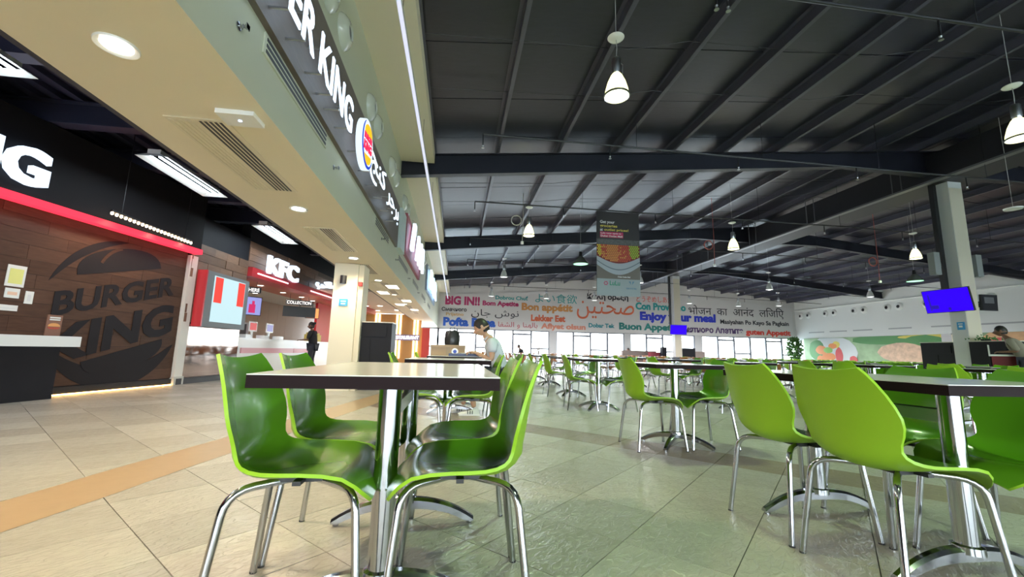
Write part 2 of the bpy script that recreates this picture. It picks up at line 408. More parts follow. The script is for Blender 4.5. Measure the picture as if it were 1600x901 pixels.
link('picture', MB().box(-.4, -.012, -.25, -.36, -.008, .2, T=Matrix.Rotation(math.radians(12), 4, 'X')).box(-.36, -.012, -.2, -.2, -.008, -.1, T=Matrix.Rotation(math.radians(12), 4, 'X')).box(.0, -.012, -.26, .06, -.008, -.18, T=Matrix.Rotation(math.radians(12), 4, 'X')).mesh('picture', mat('dim_blue', (.02, .0, .2), .3, emit=(.01, 0, .5), es=.3)), t)
tv('television', 'black television seen from its back edge, right of the blue one', (13.78, 9.15, 2.38), .5, .42, 0, 3, black)
link('arm', MB().box(-.32, .05, -.03, 0, .10, .03).mesh('arm', blackp), bpy.data.objects['television.001'])
link('vent_plate', MB().box(-.18, -.02, -.02, .12, -.008, .14)  .mesh('vent_plate', mat('vent_dark', (.10, .10, .11), .5)), bpy.data.objects['television.001'])
tv('television', 'small blue-lit television on the far middle column', (13.2, 23.72, 2.36), 1.05, .58, 0, 6, blue)
for i, (x, lb) in enumerate(((12.45, 'left'), (13.75, 'right'))):
    t = thing('wall_speaker', 'slim grey speaker high on the %s of the right-hand column' % lb, 'speaker', (x, 9.3, 3.38))
    link('cabinet', MB().box(-.09, -.08, -.3, .09, .08, .3).mesh('cabinet', mat('speaker_grey', (.25, .27, .27), .5)), t)
    link('bracket', MB().box(-.02, .06, -.05, .3 if x < 13 else -.3, .12, .05).mesh('bracket', blackp), t)

# ------------------------------------------------------------------ sign wall (fascia)
TF = plane((FX, 0, 0), 0)                       # local x = world Y, y = world Z, out = +X
led = emi('white_led', (.62, .80, 1), 1.0)
board = link('sign_board', MB().box(FX, -1.2, 3.05, FX+.05, 9.3, 3.98).mesh('sign_board', signbrown))
tag(board, 'long grey-brown fascia board carrying the lit burger restaurant letters', 'sign')
TB = plane((FX+.20, 0, 0), 0)
text('BURGER', led, TB, 1.50, 3.27, 3.13, 3.50, board, .008, .006)
text('KING', led, TB, 3.40, 4.50, 3.13, 3.50, board, .008, .006)
mb = MB()
for y in (1.6, 1.9, 2.2, 2.5, 2.8, 3.1, 3.5, 3.8, 4.05, 4.4, 4.95, 5.5, 6.0, 6.5, 7.1, 7.7):
    for z in (3.16, 3.4): mb.tube([(FX+.04, y, z), (FX+.19, y, z)], .012, 6)
link('stand_off', mb.mesh('stand_off', steel), board)['kind'] = 'stuff'
def ring(cx, cy, r0_, r1_, a0, a1, n=24, ecc=0.):
    o_ = []; i_ = []
    for k in range(n+1):
        t = math.radians(a0+(a1-a0)*k/n); w = math.sin(PI*k/n)
        o_.append((cx+r1_*math.cos(t), cy+r1_*math.sin(t))); rr = r1_-(r1_-r0_)*(w**.7 if ecc else 1)
        i_.append((cx+rr*math.cos(t), cy+rr*math.sin(t)))
    return o_+i_[::-1]
def bun(cx, cy, w, h, up=1, rot=0., n=18):
    p = [(-w/2, 0)]
    for k in range(n+1):
        t = PI-PI*k/n; p.append((w/2*math.cos(t), up*h*math.sin(t)**.8))
    c, s = math.cos(rot), math.sin(rot)
    q = [(cx+x*c-y*s, cy+x*s+y*c) for x, y in p[1:]]
    return q if up > 0 else q[::-1]
def emblem(T, cx, cy, R, parent, lit=True):
    if lit:
        wh, bl, ye, re = emi('sign_white', (.70, .85, 1), .55), emi('sign_blue', (.02, .06, .55), .5), emi('sign_yellow', (1, .55, .02), .5), emi('sign_red', (.95, .03, .10), .5)
        disc = [(cx+R*math.cos(2*PI*k/36), cy+R*math.sin(2*PI*k/36)) for k in range(36)]
        link('emblem_disc', MB().prism(disc, -.02, .05, T=T).mesh('emblem_disc', wh), parent)
    else: bl = ye = re = logodk
    e = .058 if lit else .012
    b0 = .052 if lit else .0
    link('emblem_ring', MB().prism(ring(cx, cy, R*.80, R*.95, 125, 340, ecc=1), b0, e, T=T).mesh('emblem_ring', bl), parent)
    link('emblem_bun', MB().prism(bun(cx+.02*R, cy+.40*R, 1.25*R, .42*R, 1, .22), b0, e, T=T).mesh('emblem_bun', ye), parent)
    link('emblem_bun', MB().prism(bun(cx+.05*R, cy-.42*R, 1.2*R, .36*R, -1, .22), b0, e, T=T).mesh('emblem_bun', ye), parent)
    text('BURGER', re, T, cx-.66*R, cx+.66*R, cy+.02*R, cy+.28*R, parent, .03, .004, shear=.18).location += (T.to_3x3() @ Vector((0, 0, b0+.006)))
    text('KING', re, T, cx-.66*R, cx+.66*R, cy-.42*R, cy-.04*R, parent, .03, .004, shear=.18).location += (T.to_3x3() @ Vector((0, 0, b0+.006)))
emblem(TB, 5.06, 3.31, .31, board)
# Arabic letters in presentation forms, written right to left
text('\ufe9e\ufee8\ufedb \ufeae\ufe9f\ufeae\ufe91', led, TB, 5.50, 8.2, 3.12, 3.62, board, .0, .006)
boxm('end_panel', FX+.001, 9.32, 3.05, FX+.12, 10.0, 3.98, mat('pale_end_panel', (.62, .72, .72), .4), None)
tag(bpy.data.objects['end_panel'], 'pale grey-green end panel beside the long fascia board', 'sign panel')
maroon = mat('maroon_board', (.36, .09, .12), .5)
b2 = link('sign_board', MB().box(FX, 10.5, 3.2, FX+.08, 14.6, 4.25).mesh('sign_board', maroon)); tag(b2, 'maroon fascia board with white lit letters, second along the wall', 'sign')
T2 = plane((FX+.2, 0, 0), 0)
for s_, a, b_ in (('/', 10.6, 11.4), ('A', 11.9, 12.9), ('N', 13.2, 14.2)): text(s_, led, T2, a, b_, 3.35, 4.15, b2, .05, .04)
b3 = link('sign_board', MB().box(FX, 18.0, 3.35, FX+.08, 24.5, 4.45).mesh('sign_board', mat('steel_blue_board', (.30, .38, .50), .5))); tag(b3, 'steel blue fascia board with lit letters, farthest along the wall', 'sign')
for s_, a, b_ in (('B', 18.4, 19.6), ('A', 20.0, 21.2), ('R', 21.8, 23.4)): text(s_, emi('pale_blue_led', (.5, .75, 1), 1.8), T2, a, b_, 3.5, 4.3, b3, .05, .04)
# air nozzles in pairs
nozm = mat('clear_nozzle', (.62, .64, .55), .12, coat=.5)
def nozzle(name, T, m, R, label, group):
    t = link(name, None); t.matrix_world = T; tag(t, label, 'air nozzle', group)
    prof = [(R, 0), (R*1.0, .015), (R*.9, .05), (R*.68, .085), (R*.45, .10), (R*.42, .06)]
    link('nozzle_dish', MB().lathe(prof, n=22).mesh('nozzle_dish', m, True), t)
    link('nozzle_core', MB().lathe([(R*.42, .075), (R*.40, .08), (0.001, .08)], n=18).mesh('nozzle_core', blackp if m is not nozm else mat('dim_core', (.12, .13, .12), .4), True), t)
    return t
ords = ['first', 'second', 'third', 'fourth', 'fifth', 'sixth', 'seventh', 'eighth', 'ninth', 'tenth', 'eleventh', 'twelfth', 'thirteenth', 'fourteenth']
proto = None
for k in range(12):
    for j, dy in enumerate((0, .56)):
        y = 1.9+2.07*k+dy; T = plane((FX, y, 4.40), 0)
        lb = 'round clear air nozzle above the signs, %s of the %s pair from the camera' % (('nearer', 'farther')[j], ords[k])
        if proto is None: proto = nozzle('air_nozzle', T, nozm, .2, lb, 'air nozzles above the signs')
        else: c = dup(proto, label=lb); c.matrix_world = T
proto = None
for k in range(8):
    for j, dy in enumerate((0, -1.0)):
        y = 31.0-2.35*k*1.0+dy*.75; T = plane((28, y, 4.27), 180)
        lb = 'round white air nozzle on the right wall, %s of the %s pair from the back' % (('farther', 'nearer')[j], ords[k])
        if proto is None: proto = nozzle('air_nozzle', T, white, .25, lb, 'air nozzles on the right wall')
        else: c = dup(proto, label=lb); c.matrix_world = T
# slot diffusers
def slot(name, T, L, label, group, m=sage, h=.16):
    t = link(name, None); t.matrix_world = T; tag(t, label, 'air vent', group)
    link('frame', MB().box(0, -h/2, 0, L, h/2, .012).mesh('frame', m), t)
    for q in range(3): link('slot', MB().box(.03, -h/2+.022+q*.045, .008, L-.03, -h/2+.046+q*.045, .016).mesh('slot', blackp), t)
    return t
for k, (y, L) in enumerate(((2.88, 1.44), (7.0, 1.4), (9.85, 1.9), (13.2, 1.8), (16.6, 1.8), (20, 1.8))):
    slot('slot_diffuser', plane((FX, y, 2.95), 0), L, 'slim black-slotted vent on the fascia below the signs, %s from the camera' % ords[k], 'fascia slot vents')
for k in range(5):
    T = plane((28, 29.6-1.9*k-(0 if k < 3 else .6*(k-2)), 2.88), 180)
    t = link('wall_vent', None); t.matrix_world = T; tag(t, 'long thin grey vent on the right wall, %s from the back corner' % ords[k], 'air vent', 'right wall vents')
    link('grille', MB().box(-.7, -.04, 0, .7, .04, .02).mesh('grille', mat('vent_grey', (.42, .43, .43), .5)), t)
t = link('wall_vent', None); t.matrix_world = plane((28, 18.2, 2.88), 180); tag(t, 'long thin grey vent on the right wall, right of the big column', 'air vent', 'right wall vents')
link('grille', MB().box(-1.2, -.04, 0, 1.2, .04, .02).mesh('grille', MATS['vent_grey']), t)
# sprinklers on the fascia
for k, y in enumerate((2.57, 4.65, 7.7, 9.5, 12, 15, 18)):
    t = link('wall_sprinkler', None); t.matrix_world = plane((FX, y, 2.81), 0); tag(t, 'little chrome sprinkler on the fascia, %s from the camera' % ords[k], 'sprinkler', 'fascia sprinklers')
    link('sprinkler_head', MB().lathe([(.028, 0), (.028, .006), (.01, .01), (.01, .04), (.016, .045), (.016, .06), (.001, .06)], n=12).mesh('sprinkler_head', chrome, True), t)
    link('deflector', MB().box(-.02, -.018, .055, .02, .018, .06).box(-.012, -.03, .03, -.008, .01, .035).mesh('deflector', chrome), t)

# ------------------------------------------------------------------ soffit fittings
warm = emi('downlight_glow', (1, .93, .78), 9)
def downlight(name, loc, R, label, group, power=22, m=None, col=(1, .80, .52)):
    t = thing(name, label, 'downlight', loc, 0, group)
    link('trim_ring', MB().lathe([(R, .004), (R, -.004), (R*.98, -.010), (R*.74, -.004), (R*.70, .0), (R*.70, .002)], n=26).mesh('trim_ring', whiteg, True), t)
    link('lens', MB().lathe([(R*.71, -.003), (.001, -.003)], n=26).mesh('lens', m or warm), t)
    if power: light('SPOT', (loc[0], loc[1], loc[2]-.03), power, col, .06, spot=150)
    return t
for k, (x, y) in enumerate(((-2.0, .2), (-2.0, 2.44), (-2.0, 5.25), (-2.0, 8.05), (-2.0, 10.6), (-2.0, 13.3), (-2.0, 16))):  # the nearest one is out of view, added to brighten the left side
    downlight('downlight', (x, y, 2.497), .105, 'round warm downlight in the cream soffit, %s from the camera end' % ords[k], 'soffit downlights', (95, 95, 95, 38, 45, 45, 45)[k])
def diffuser(Y, L, label):
    t = thing('ceiling_diffuser', label, 'air vent', (-2.02, Y, 2.5), 0, 'soffit linear diffusers')
    link('frame', MB().box(-.22, 0, -.008, .22, L, 0).mesh('frame', mat('cream_metal', (.72, .65, .50), .4)), t)
    for q in range(5): link('slat', MB().box(-.20+.036*q, .03, -.014, -.185+.036*q, L-.03, -.008).mesh('slat', MATS['cream_metal']), t)
    for q in range(5): link('slot', MB().box(.012+.036*q, .03, -.011, .030+.036*q, L-.03, -.0075).mesh('slot', blackp), t)
for k, y in enumerate((3.2, 6.05, 8.6, 10.9, 12.2, 14, 16.6, 19)):
    diffuser(y, 1.45 if k < 2 else 1.1, 'long ribbed ceiling vent in the cream soffit, %s from the camera end' % ords[k])
t = thing('emergency_light', 'small white emergency light box at the edge of the cream soffit', 'emergency light', (-1.66, 3.12, 2.5))
link('casing', MB().box(-.13, -.09, -.035, .13, .09, 0).mesh('casing', whiteg), t); link('indicator', MB().lathe([(.012, -.036), (.012, -.040), (.001, -.040)], n=10).mesh('indicator', emi('indicator', (.5, .7, 1), 2)), t)
# panels lit by the outlets further down the soffit
for k, (x, y) in enumerate(((-1.8, 11.6), (-2.25, 12.9), (-1.8, 14.9), (-2.2, 16.2), (-1.85, 18.2))):
    t = thing('panel_light', 'square warm panel light far along the soffit, %s of five' % ords[k], 'ceiling light', (x, y, 2.5), 0, 'soffit panel lights')
    link('frame', MB().box(-.17, -.32, -.012, .17, .32, 0).mesh('frame', whiteg), t); link('diffuser', MB().box(-.14, -.29, -.016, .14, .29, -.012).mesh('diffuser', emi('warm_panel', (1, .86, .68), 3)), t)
# long suspended white light line
t = thing('light_line', 'long thin white suspended light line beside the sign wall', 'ceiling light', (-.79, 0, 4.62))
link('housing', MB().box(-.03, -6, -.03, .03, 31, .03).mesh('housing', whiteg), t)
link('diffuser', MB().box(-.022, -6, -.034, .022, 31, -.03).mesh('diffuser', emi('line_glow', (.75, .78, 1), .45)), t)
for k in range(12): link('hanger', MB().box(-.003, -.003, .03, .003, .003, .5).mesh('hanger', pipem), t, (0, -4.5+3*k, 0))

# ------------------------------------------------------------------ pillar, notices, black bins
pil = struct('trim_3', MB().box(-2.48, 8.6, 0, -2.02, 9.15, 2.5).box(-2.02, 8.66, 0, -1.92, 9.15, 2.5).mesh('pillar', cream))
t = thing('wall_lamp', 'small black cylinder wall lamp on the cream pillar', 'wall lamp', (-2.27, 8.5, 2.15))
link('body', MB().lathe([(.001, .08), (.06, .08), (.06, -.08), (.05, -.08), (.05, -.05)], n=20).mesh('body', blackp, True), t); link('bulb', MB().lathe([(.05, -.06), (.001, -.06)], n=20).mesh('bulb', emi('lamp_glow', (.9, .95, 1), 8)), t)
link('mount', MB().box(-.03, .05, -.04, .03, .1, .04).mesh('mount', blackp), t)
light('SPOT', (-2.27, 8.5, 2.05), 8, (1, .95, .85), .04, spot=120)
sg = boxm('notice', -2.34, 8.58, 1.64, -2.18, 8.6, 1.78, MATS['blue_notice']); tag(sg, 'small blue notice on the cream pillar', 'notice')
link('lettering', MB().box(-2.31, 8.577, 1.72, -2.21, 8.58, 1.74).box(-2.30, 8.577, 1.67, -2.22, 8.58, 1.69).mesh('lettering', white), sg)
sg = boxm('alarm_bell', -2.0, 8.58, 2.05, -1.93, 8.66, 2.13, mat('red_plastic', (.6, .03, .03), .4)); tag(sg, 'small red fire alarm sounder on the side of the cream pillar', 'alarm')
def station(name, loc, rz, label, w=.78, h=1.36):
    t = thing(name, label, 'waste station', loc, rz, 'black waste stations')
    link('body', MB().box(-w/2, -.3, .06, w/2, .3, h-.02).mesh('body', black), t); link('plinth', MB().box(-w/2+.03, -.27, 0, w/2-.03, .27, .06).mesh('plinth', blackp), t)
    link('top', MB().box(-w/2-.01, -.31, h-.02, w/2+.01, .31, h).mesh('top', mat('pale_top', (.6, .56, .48), .4)), t)
    for s in (-1, 1): link('door', MB().box(min(s*.01, s*(w/2-.02)), -.312, .1, max(s*.01, s*(w/2-.02)), -.3, h-.35).mesh('door', black), t)
    link('tray_flap', MB().box(-w/2+.1, -.315, h-.3, w/2-.1, -.3, h-.1).mesh('tray_flap', black), t)
station('waste_station', (-1.72, 9.1, 0), 0, 'tall black waste station beside the cream pillar', .8)
for k in range(2):
    ob = boxm('menu_card', -1.24+.12*k, 8.9, 1.0+.1*k, -1.16+.12*k, 8.92, 1.3+.02*k, whiteg) if False else None
station('waste_station', (13.5, 10.05, 0), -PI/2, 'tall black waste station left of the big right-hand column', .84)
station('waste_station', (13.25, 8.72, 0), -PI/2, 'tall black waste station in front of the big right-hand column', .84)
mb = MB()
for k in range(60):
    a = Vector((random.gauss(0, .22), random.gauss(0, .08), abs(random.gauss(0, .05)))); mb.add([a, a+Vector((.06, .01, .03)), a+Vector((.02, .03, .05))], [(0, 1, 2)])
t = thing('potted_creeper', 'small green trailing plant on top of the front right waste station', 'plant', (13.2, 8.95, 1.36)); link('leaves', mb.mesh('leaves', mat('leaf_green', (.03, .14, .03), .5)), t)['kind'] = 'stuff'
link('pot', MB().lathe([(.001, 0), (.08, 0), (.1, .05), (.001, .05)], n=14).mesh('pot', blackp, True), t)

# ------------------------------------------------------------------ burger outlet wall (left)
A = 10.0; P0 = Vector((-6.17, 6.76, 0)); TW = plane(P0, A)
wd = math.radians(A)
boards = []
lw = link('wall_burger_outlet', MB().box(-7, 0, -.3, 2.72, 3.9, -.014, T=TW).mesh('wall', black)); lw['kind'] = 'structure'
for j in range(13):
    z0 = .13+.205*j; x = -6.9+random.uniform(0, .9)
    while x < 2.7:
        x1 = min(x+random.choice((1.2, 1.5, 1.8)), 2.72)
        link('wall_plank', MB().box(x+.002, z0+.002, -.014, x1-.002, min(z0+.203, 2.76), random.uniform(-.003, .001), T=TW).mesh('wall_plank', plankm), lw); x = x1
link('plinth', MB().box(-7, 0, -.014, 2.72, .12, .03, T=TW).mesh('plinth', blackp), lw)
link('plinth_glow', MB().box(-7, .004, .032, 2.72, .012, .04, T=TW).mesh('plinth_glow', emi('amber_strip', (1, .55, .16), 16)), lw)
hood = link('sign_fascia', MB().box(-7, 2.78, -.2, 2.78, 3.95, .22, T=TW).mesh('sign_fascia', mat('near_black', (.008, .007, .009), .7, spec=.2))); tag(hood, 'black fascia above the planked burger wall', 'fascia')
link('red_strip', MB().box(-7, 2.70, .10, 2.78, 2.80, .26, T=TW).mesh('red_strip', emi('red_led', (1, .03, .06), .9)), hood)
text('BURGER KING', led, plane(P0, A, .30), -5.0, -.20, 2.93, 3.46, hood, .03, .04)
for k in range(5):
    p = plane(P0, A, .3) @ Vector((-.4+.8*k, 2.66, 0)); light('POINT', p, .5, (1, .12, .08), .08)
# amber spill light under the hood and the dark emblem
em = link('wall_emblem', MB().prism(ring(1.48, 1.36, 1.12, 1.24, 92, 163, ecc=1), .0, .004, T=TW).prism(ring(1.50, 1.27, .90, 1.24, 206, 338, ecc=1), .0, .004, T=TW).mesh('wall_emblem', logodk)); tag(em, 'huge dark burger restaurant emblem printed on the planked wall', 'wall logo')
link('emblem_bun', MB().prism(bun(1.40, 2.07, 1.52, .40, 1, .26), 0, .008, T=TW).mesh('emblem_bun', logodk), em)
link('emblem_bun', MB().prism(bun(1.66, .70, 1.5, .36, -1, .28), 0, .008, T=TW).mesh('emblem_bun', logodk), em)
link('emblem_shine', MB().prism(ring(1.5, 1.96, .50, .55, 110, 160), .009, .012, T=TW).mesh('emblem_shine', plankm), em)
TL = plane(P0, A, .008)
text('BURGER', logodk, TL, .40, 2.50, 1.18, 1.57, em, .03, .004, shear=.29)
text('KING', logodk, TL, .40, 2.56, .42, 1.03, em, .04, .004, shear=.28)
# notices
paper = mat('white_paper', (.8, .8, .76), .7)
for (x0, y0, x1, y1, m2, lb) in ((-.22, 1.56, .0, 1.86, (.75, .75, .25), 'white notice with a yellow square on the planked wall'), (-.2, 1.40, -.03, 1.535, (.8, .55, .4), 'small orange-tinted card under the yellow notice'),
        (.04, 1.34, .14, 1.52, (.7, .7, .7), 'narrow white slip right of the yellow notice'), (-.26, 1.22, -.02, 1.30, (.7, .7, .7), 'wide low white label above the counter end')):
    n_ = link('notice', MB().box(x0, y0, .0, x1, y1, .008, T=TW).mesh('notice', paper)); tag(n_, lb, 'notice')
    link('print', MB().box(x0+.03, y0+.04, .008, x1-.03, y1-.05, .010, T=TW).mesh('print', mat('print_%s' % lb[:6], m2, .7)), n_)
ct = link('service_counter', MB().box(-5, .74, .02, .44, .89, .52, T=TW).mesh('service_counter', whiteg)); tag(ct, 'white counter end projecting from the planked burger wall', 'counter')
link('counter_front', MB().box(-5, 0, .02, .28, .74, .40, T=TW).mesh('counter_front', black), ct)
cd_ = link('menu_card', MB().box(.20, .89, .2, .40, 1.20, .212, T=TW).mesh('menu_card', mat('card_brown', (.25, .12, .08), .5))); tag(cd_, 'small standing burger card on the counter end', 'menu card')
link('picture', MB().prism(bun(.30, 1.03, .16, .05), .212, .216, T=TW).mesh('picture', mat('bun_orange', (.75, .35, .12), .5)), cd_)
link('picture_base', MB().prism(bun(.30, 1.02, .16, .03, -1), .212, .216, T=TW).mesh('picture_base', mat('bun_red', (.45, .08, .05), .5)), cd_)
link('lettering', MB().box(.23, 1.12, .212, .37, 1.14, .216, T=TW).box(.23, 1.15, .212, .37, 1.17, .216, T=TW).mesh('lettering', paper), cd_)
link('shelf', MB().box(.17, .885, .15, .43, .893, .28, T=TW).mesh('shelf', black), cd_)
# white end post
tp = plane(P0, A); post = struct('trim_4', MB().box(2.73, 0, -.3, 2.93, 2.68, .06, T=tp).mesh('end_post', mat('post_white', (.70, .69, .64), .5)))
link('post_base', MB().box(2.71, 0, -.31, 2.95, .16, .08, T=tp).mesh('post_base', mat('post_grey', (.5, .5, .47), .5)), post)
# track of warm spot lamps
tr = link('spot_track', MB().tube([(-5.63, 7.3, 2.93), (-5.46, 9.1, 2.90)], .02, 8).mesh('spot_track', blackp))
tag(tr, 'row of little warm bulbs in front of the red strip', 'track light')
bm = MB().lathe([(.001, -.03), (.018, -.02), (.022, .0), (.014, .03), (.001, .03)], n=10).mesh('bulb', emi('bulb_glow', (1, .72, .45), 4), True)
for k in range(22): link('bulb', bm, tr, (-5.63+.17*k/21, 7.32+1.76*k/21, 2.89-.03*k/21))
for k in (2, 11, 19): light('SPOT', (-5.63+.17*k/21, 7.32+1.76*k/21, 2.84), 11, (1, .62, .32), .05, rot=(0, math.radians(28), 0), spot=110)
for k in (2, 19): link('hanger', MB().tube([(-5.63+.17*k/21, 7.32+1.76*k/21, 2.93), (-5.63+.17*k/21, 7.32+1.76*k/21, 4.36)], .006, 6).mesh('hanger', blackp), tr)

# fluorescent fittings
def fluoro(loc, label):
    t = thing('fluorescent_fitting', label, 'ceiling light', loc, 0, 'fluorescent fittings under the dark deck')
    link('housing', MB().box(-.09, -.8, .03, .09, .8, .10).mesh('housing', whiteg), t)
    vs = [(-.22, -.85, -.03), (-.09, -.8, .03), (.09, -.8, .03), (.22, -.85, -.03), (-.22, .85, -.03), (-.09, .8, .03), (.09, .8, .03), (.22, .85, -.03)]
    link('reflector', MB().add(vs, [(0, 1, 5, 4), (1, 2, 6, 5), (2, 3, 7, 6), (0, 3, 2, 1), (4, 5, 6, 7)]).mesh('reflector', whiteg), t)
    for s in (-.06, .06): link('tube', MB().tube([(s, -.76, .0), (s, .76, .0)], .016, 10).mesh('tube', emi('tube_glow', (.75, .92, 1), 9), True), t)
    for s in (-.6, .6): link('hanger', MB().box(-.004, s-.004, .1, .004, s+.004, .75).mesh('hanger', pipem), t)
    light('AREA', (loc[0], loc[1], loc[2]-.05), 14, (.8, .93, 1), .4, rot=(0, 0, 0), size_y=1.6)
fluoro((-4.75, 3.85, 3.6), 'glowing fluorescent fitting cut by the left edge of the picture')
fluoro((-4.62, 7.35, 3.6), 'glowing fluorescent fitting over the burger wall, middle one of three')
fluoro((-4.6, 10.9, 3.6), 'glowing fluorescent fitting over the fried chicken outlet')

# ------------------------------------------------------------------ fried chicken outlet
K0 = Vector((-5.585, 9.97, 0)); KA = 5.0
def KP(out=0.): return plane(K0, KA, out)
kf = link('wall_chicken_outlet', MB().box(-.5, 0, -.25, 1.5, 3.6, -.02, T=KP()).box(1.5, 2.72, -.25, 13, 4.2, -.02, T=KP()).mesh('wall', black)); kf['kind'] = 'structure'
for j in range(9):       # brown timber slats, left pier
    x = -.5+random.uniform(-.4, 0); z0 = 1.28+.19*j
    while x < 1.5:
        x1 = min(x+random.choice((.45, .6, .8)), 1.5)
        if x1 > -.5: link('slat', MB().box(max(x, -.5)+.003, z0+.003, -.02, x1-.003, z0+.187, random.uniform(-.012, .006), T=KP()).mesh('slat', brickm), kf)
        x = x1
for j in range(4):
    x = 1.5; z0 = 2.86+.17*j
    while x < 12.5:
        x1 = x+random.choice((.7, 1.0, 1.3))
        link('slat', MB().box(x+.003, z0+.003, -.02, x1-.003, z0+.167, random.uniform(-.012, .006), T=KP()).mesh('slat', brickm), kf); x = x1
link('skirting', MB().box(-.5, 0, -.02, 1.5, .12, .03, T=KP()).mesh('skirting', blackp), kf)
mirror = mat('smoked_mirror', (.30, .24, .21), .05, 1)
link('mirror', MB().box(-.45, .13, -.02, 1.46, 1.24, .0, T=KP()).mesh('mirror', mirror), kf)
rp = mat('red_gloss', (.55, .04, .05), .3)
bnd = link('red_band', MB().box(1.5, 2.60, -.3, 13, 2.84, .12, T=KP()).mesh('red_band', rp)); tag(bnd, 'red band running under the fried chicken letters', 'fascia')
link('light_strip', MB().box(1.75, 2.70, .12, 3.4, 2.73, .135, T=KP()).box(5.0, 2.70, .12, 7.0, 2.73, .135, T=KP()).mesh('light_strip', emi('pink_strip', (1, .55, .6), 2.5)), bnd)
kl = text('KFC', led, KP(.14), 2.15, 3.95, 2.80, 3.32, None, .03, .04); kl.name = 'illuminated_letters'
tag(kl, 'white illuminated letters KFC over the fried chicken counter', 'sign')
kl = text('\ufef2\ufedb\ufe8e\ufe98\ufee8\ufedb', led, KP(.14), 5.35, 7.9, 2.86, 3.28, None, .03, .04); kl.name = 'illuminated_letters'
tag(kl, 'white illuminated Arabic letters beside the cream pillar', 'sign')
sp_ = link('light_box', MB().box(-.24, 1.2, .02, 1.30, 2.42, .2, T=KP()).mesh('light_box', mat('grey_frame', (.17, .18, .19), .5))); tag(sp_, 'grey framed light box with red bars on the timber pier', 'sign')
link('side', MB().box(-.28, 1.2, .0, -.24, 2.42, .2, T=KP()).mesh('side', rp), sp_)
link('light_panel', MB().box(-.02, 1.32, .2, 1.14, 2.34, .206, T=KP()).mesh('light_panel', emi('panel_glow', (.62, .86, .92), .42)), sp_)
for a, b_ in ((.02, .28), (.86, 1.12)): link('red_bar', MB().box(a, 1.75, .206, b_, 2.32, .212, T=KP()).mesh('red_bar', emi('bar_red', (.95, .08, .06), .42)), sp_)
# inside: ceiling, walls
ci = link('ceiling_outlet', MB().box(1.5, 2.74, -3.6, 13, 2.8, -.26, T=KP()).mesh('ceiling_outlet', white)); ci['kind'] = 'structure'
link('red_soffit', MB().box(1.5, 2.66, -1.4, 13, 2.74, -.3, T=KP()).mesh('red_soffit', mat('salmon_soffit', (.62, .22, .16), .4)), ci)
wi = link('wall_kitchen', MB().box(1.2, 0, -3.7, 16, 2.75, -3.6, T=KP()).box(1.2, 0, -3.6, 1.5, 2.75, -.25, T=KP()).mesh('wall', mat('beige_tile', (.50, .41, .34), .4))); wi['kind'] = 'structure'
for i in range(14):
    for j in range(4): link('wall_tile', MB().box(1.5+.8*i+.005, .75+.5*j+.005, -3.6, 2.3+.8*i-.005, 1.25+.5*j-.005, -3.585, T=KP()).mesh('wall_tile', MATS['beige_tile']), wi)
link('red_wall', MB().box(8.4, 0, -1.1, 12, 2.74, -1.0, T=KP()).mesh('red_wall', mat('red_wall', (.50, .02, .03), .4)), wi)
kt = link('kitchen_pass', MB().box(1.9, .9, -3.2, 6.6, 1.66, -2.7, T=KP()).mesh('kitchen_pass', steel)); tag(kt, 'dark steel kitchen unit behind the fried chicken counter', 'kitchen unit')
link('dark_opening', MB().box(4.4, .95, -2.7, 6.4, 1.6, -2.68, T=KP()).box(2.0, .95, -2.7, 3.2, 1.5, -2.68, T=KP()).mesh('dark_opening', blackp), kt)
for k, (uu, vv) in enumerate(((2.4, -.9), (3.6, -.8), (5.2, -.9), (6.4, -.8), (7.6, -.9), (4.2, -2.2), (6.2, -2.4))):
    p = KP() @ Vector((uu, 2.655 if vv > -1.4 else 2.735, vv)); downlight('downlight', p, .11, 'small round downlight above the fried chicken counter, %s from the left' % ords[k], 'outlet downlights', 18, col=(1, .85, .7))
cn = link('service_counter', MB().box(1.5, 0.0, -.75, 11.5, .97, -.1, T=KP()).mesh('service_counter', whiteg)); tag(cn, 'long white fried chicken counter with a pink stripe', 'counter')
link('worktop', MB().box(1.48, .97, -.8, 11.5, 1.02, -.05, T=KP()).mesh('worktop', whiteg), cn)
link('stripe', MB().box(1.75, .62, -.1, 6, .76, -.07, T=KP()).mesh('stripe', mat('pink_stripe', (.70, .30, .34), .35)), cn)
link('stripe_end', MB().box(4.6, .62, -.1, 6.2, .76, -.065, T=KP()).mesh('stripe_end', rp), cn)
pst = link('queue_post', MB().box(1.5, 1.02, -.5, 1.75, 1.5, -.35, T=KP()).mesh('queue_post', blackp)); tag(pst, 'black upright panel at the left end of the fried chicken counter', 'panel')
for k, uu in enumerate((2.0, 2.85, 3.75)):
    t = link('order_terminal', None); t.matrix_world = KP(-.45) @ Matrix.Translation((uu, 1.02, 0)); tag(t, 'white order screen on the fried chicken counter, %s from the left' % ords[k], 'order terminal', 'order terminals')
    link('screen', MB().box(-.2, .2, -.02, .2, .48, .0).mesh('screen', whiteg), t); link('display', MB().box(-.16, .24, .0, .16, .44, .006).mesh('display', emi('disp%d' % k, ((.8, .25, .3), (.85, .2, .2), (.5, .5, .8))[k], .35)), t)
    link('stand', MB().box(-.04, 0, -.05, .04, .2, -.01).mesh('stand', whiteg), t)
    link('keypad', MB().box(.1, 0, .05, .38, .1, .25).mesh('keypad', whiteg), t)
